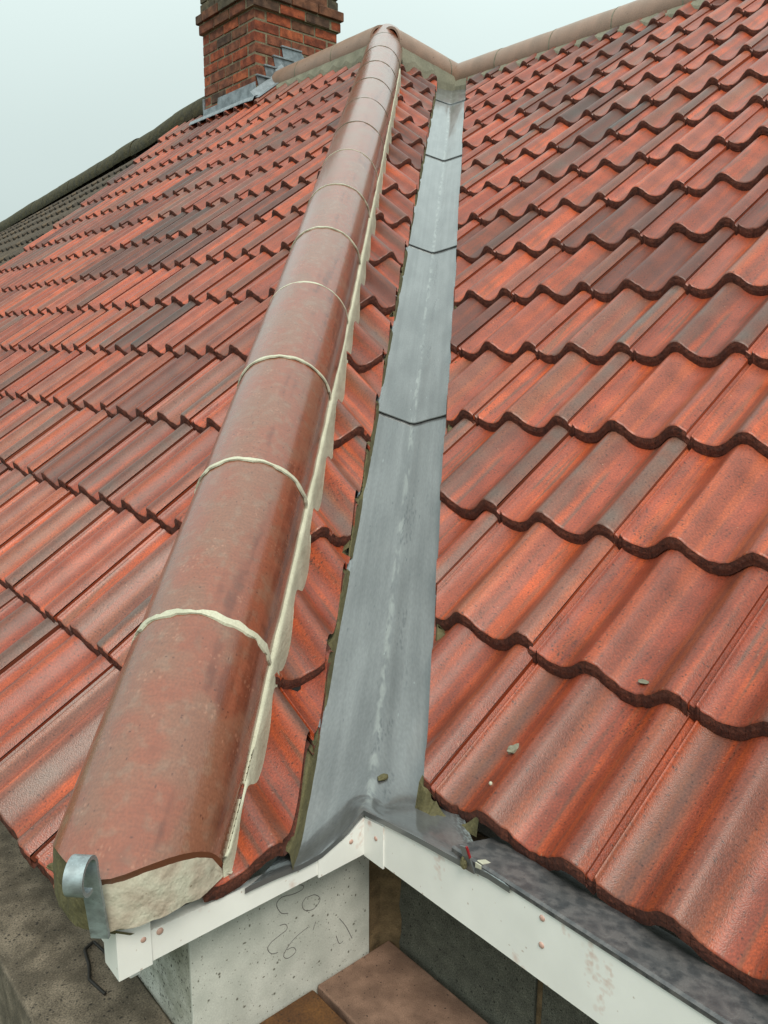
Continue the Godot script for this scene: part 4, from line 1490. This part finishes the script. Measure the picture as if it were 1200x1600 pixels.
func build_small() -> void:
	# hip iron: galvanised strap rising in front of the mortar and scrolled outward
	var e := Vector3(0.711, 0, 0.7033)
	var base := Vector3(-0.010, -0.043, 0.002)
	var o := thing("hip_iron", "galvanised hip iron with curled end standing at the hip's foot", "hip iron", base)
	var path := [Vector2(0.002, 0.0), Vector2(0.010, 0.05), Vector2(0.017, 0.09), Vector2(0.02, 0.108)]
	for i in 21:
		var w := lerpf(PI, -PI * 0.55, i / 20.0)
		path.append(Vector2(0.02 + 0.021 + 0.021 * cos(w), 0.116 + 0.021 * sin(w)))
	var s := Soup.new()
	var hw := 0.0118
	var th := 0.0026
	var rows := []
	for i in path.size():
		var d: Vector2 = (path[mini(i + 1, path.size() - 1)] - path[maxi(i - 1, 0)]).normalized()
		var nn := Vector2(d.y, -d.x)
		var c = e * path[i].x + UP * path[i].y
		var n3 := e * nn.x + UP * nn.y
		rows.append([c + HIP_R * hw + n3 * th, c - HIP_R * hw + n3 * th, c - HIP_R * hw - n3 * th, c + HIP_R * hw - n3 * th, n3])
	for i in rows.size() - 1:
		var a: Array = rows[i]
		var b: Array = rows[i + 1]
		s.quad(a[0], a[1], b[1], b[0], a[4], a[4], b[4], b[4])
		s.quad(a[3], a[2], b[2], b[3], -a[4], -a[4], -b[4], -b[4])
		s.flat(a[0], a[3], b[3], b[0], HIP_R)
		s.flat(a[1], a[2], b[2], b[1], -HIP_R)
	var last: Array = rows[-1]
	s.face(last[0], last[1], last[2], last[3], -e)
	part("strap", s.mesh(mats["galv"]), o)
	# crumbs of mortar
	crumb("mortar_crumb", "largest pale mortar crumb, lying on the lowest right-hand tile course", onto(SR, 0.128, 0.073, 0.003), Vector3(0.017, 0.006, 0.008), 1, "mortar_grey")
	crumb("mortar_crumb", "tiny mortar crumb just above the right slope's eave by the valley", onto(SR, 0.139, 0.03, 0.002), Vector3(0.004, 0.003, 0.003), 2, "mortar_cream")
	crumb("mortar_crumb", "flat grey mortar smear in a trough of the second right-hand course", onto(SR, 0.26, 0.188, 0.001), Vector3(0.011, 0.002, 0.008), 3, "mortar_grey")
	var lc := Vector3(-0.068, 0, -0.525)
	lc.y = valley_y(lc) + 0.002
	crumb("mortar_crumb", "olive mortar crumb on the lead beside the crease's kink", lc, Vector3(0.012, 0.004, 0.007), 4, "mortar_olive")
	var fc := Vector3(0.208, -0.024, -0.436)
	crumb("mortar_crumb", "mortar crumb stuck to the lead's right corner over the fascia", fc, Vector3(0.010, 0.007, 0.005), 5, "mortar_olive")
	# bent wire on the ledge
	s = Soup.new()
	var pts := []
	var c := Curve3D.new()
	for p in [Vector3(-0.285, -0.366, -0.128), Vector3(-0.36, -0.3665, -0.126), Vector3(-0.401, -0.366, -0.12), Vector3(-0.392, -0.366, -0.1), Vector3(-0.35, -0.366, -0.092), Vector3(-0.318, -0.366, -0.08), Vector3(-0.27, -0.366, -0.088)]:
		c.add_point(p)
	for i in 61:
		pts.append(c.sample_baked(c.get_baked_length() * i / 60.0))
	tube(s, pts, 0.0028, 8)
	tag(part("bent_wire", s.mesh(mats["wire"]), self), "bent loop of dark wire lying on the concrete ledge", "wire")

func onto(sl: Slope, x: float, y: float, extra: float) -> Vector3:
	var s := (y - sl.o.y) / sl.U.y
	return surf(sl, x, s, extra)

func crumb(called: String, label: String, at: Vector3, size: Vector3, sd: int, mt: String) -> void:
	var s := Soup.new()
	var f := FastNoiseLite.new()
	f.seed = sd; f.frequency = 0.9
	var n := 14
	var m := 9
	var P := func(i: int, k: int) -> Vector3:
		var a := TAU * (i % n) / n
		var b := PI * k / m
		var d := Vector3(cos(a) * sin(b), cos(b), sin(a) * sin(b))
		return d * (1.0 + 0.45 * f.get_noise_3dv(d * 1.6)) * size
	for i in n:
		for k in m:
			s.face(P.call(i, k), P.call(i + 1, k), P.call(i + 1, k + 1), P.call(i, k + 1), P.call(i, k) + P.call(i + 1, k + 1))
	var o := part(called, s.mesh(mats[mt]), self, Transform3D(Basis(UP, 0.7 + sd), at))
	tag(o, label, "mortar crumb", "crumbs of mortar")
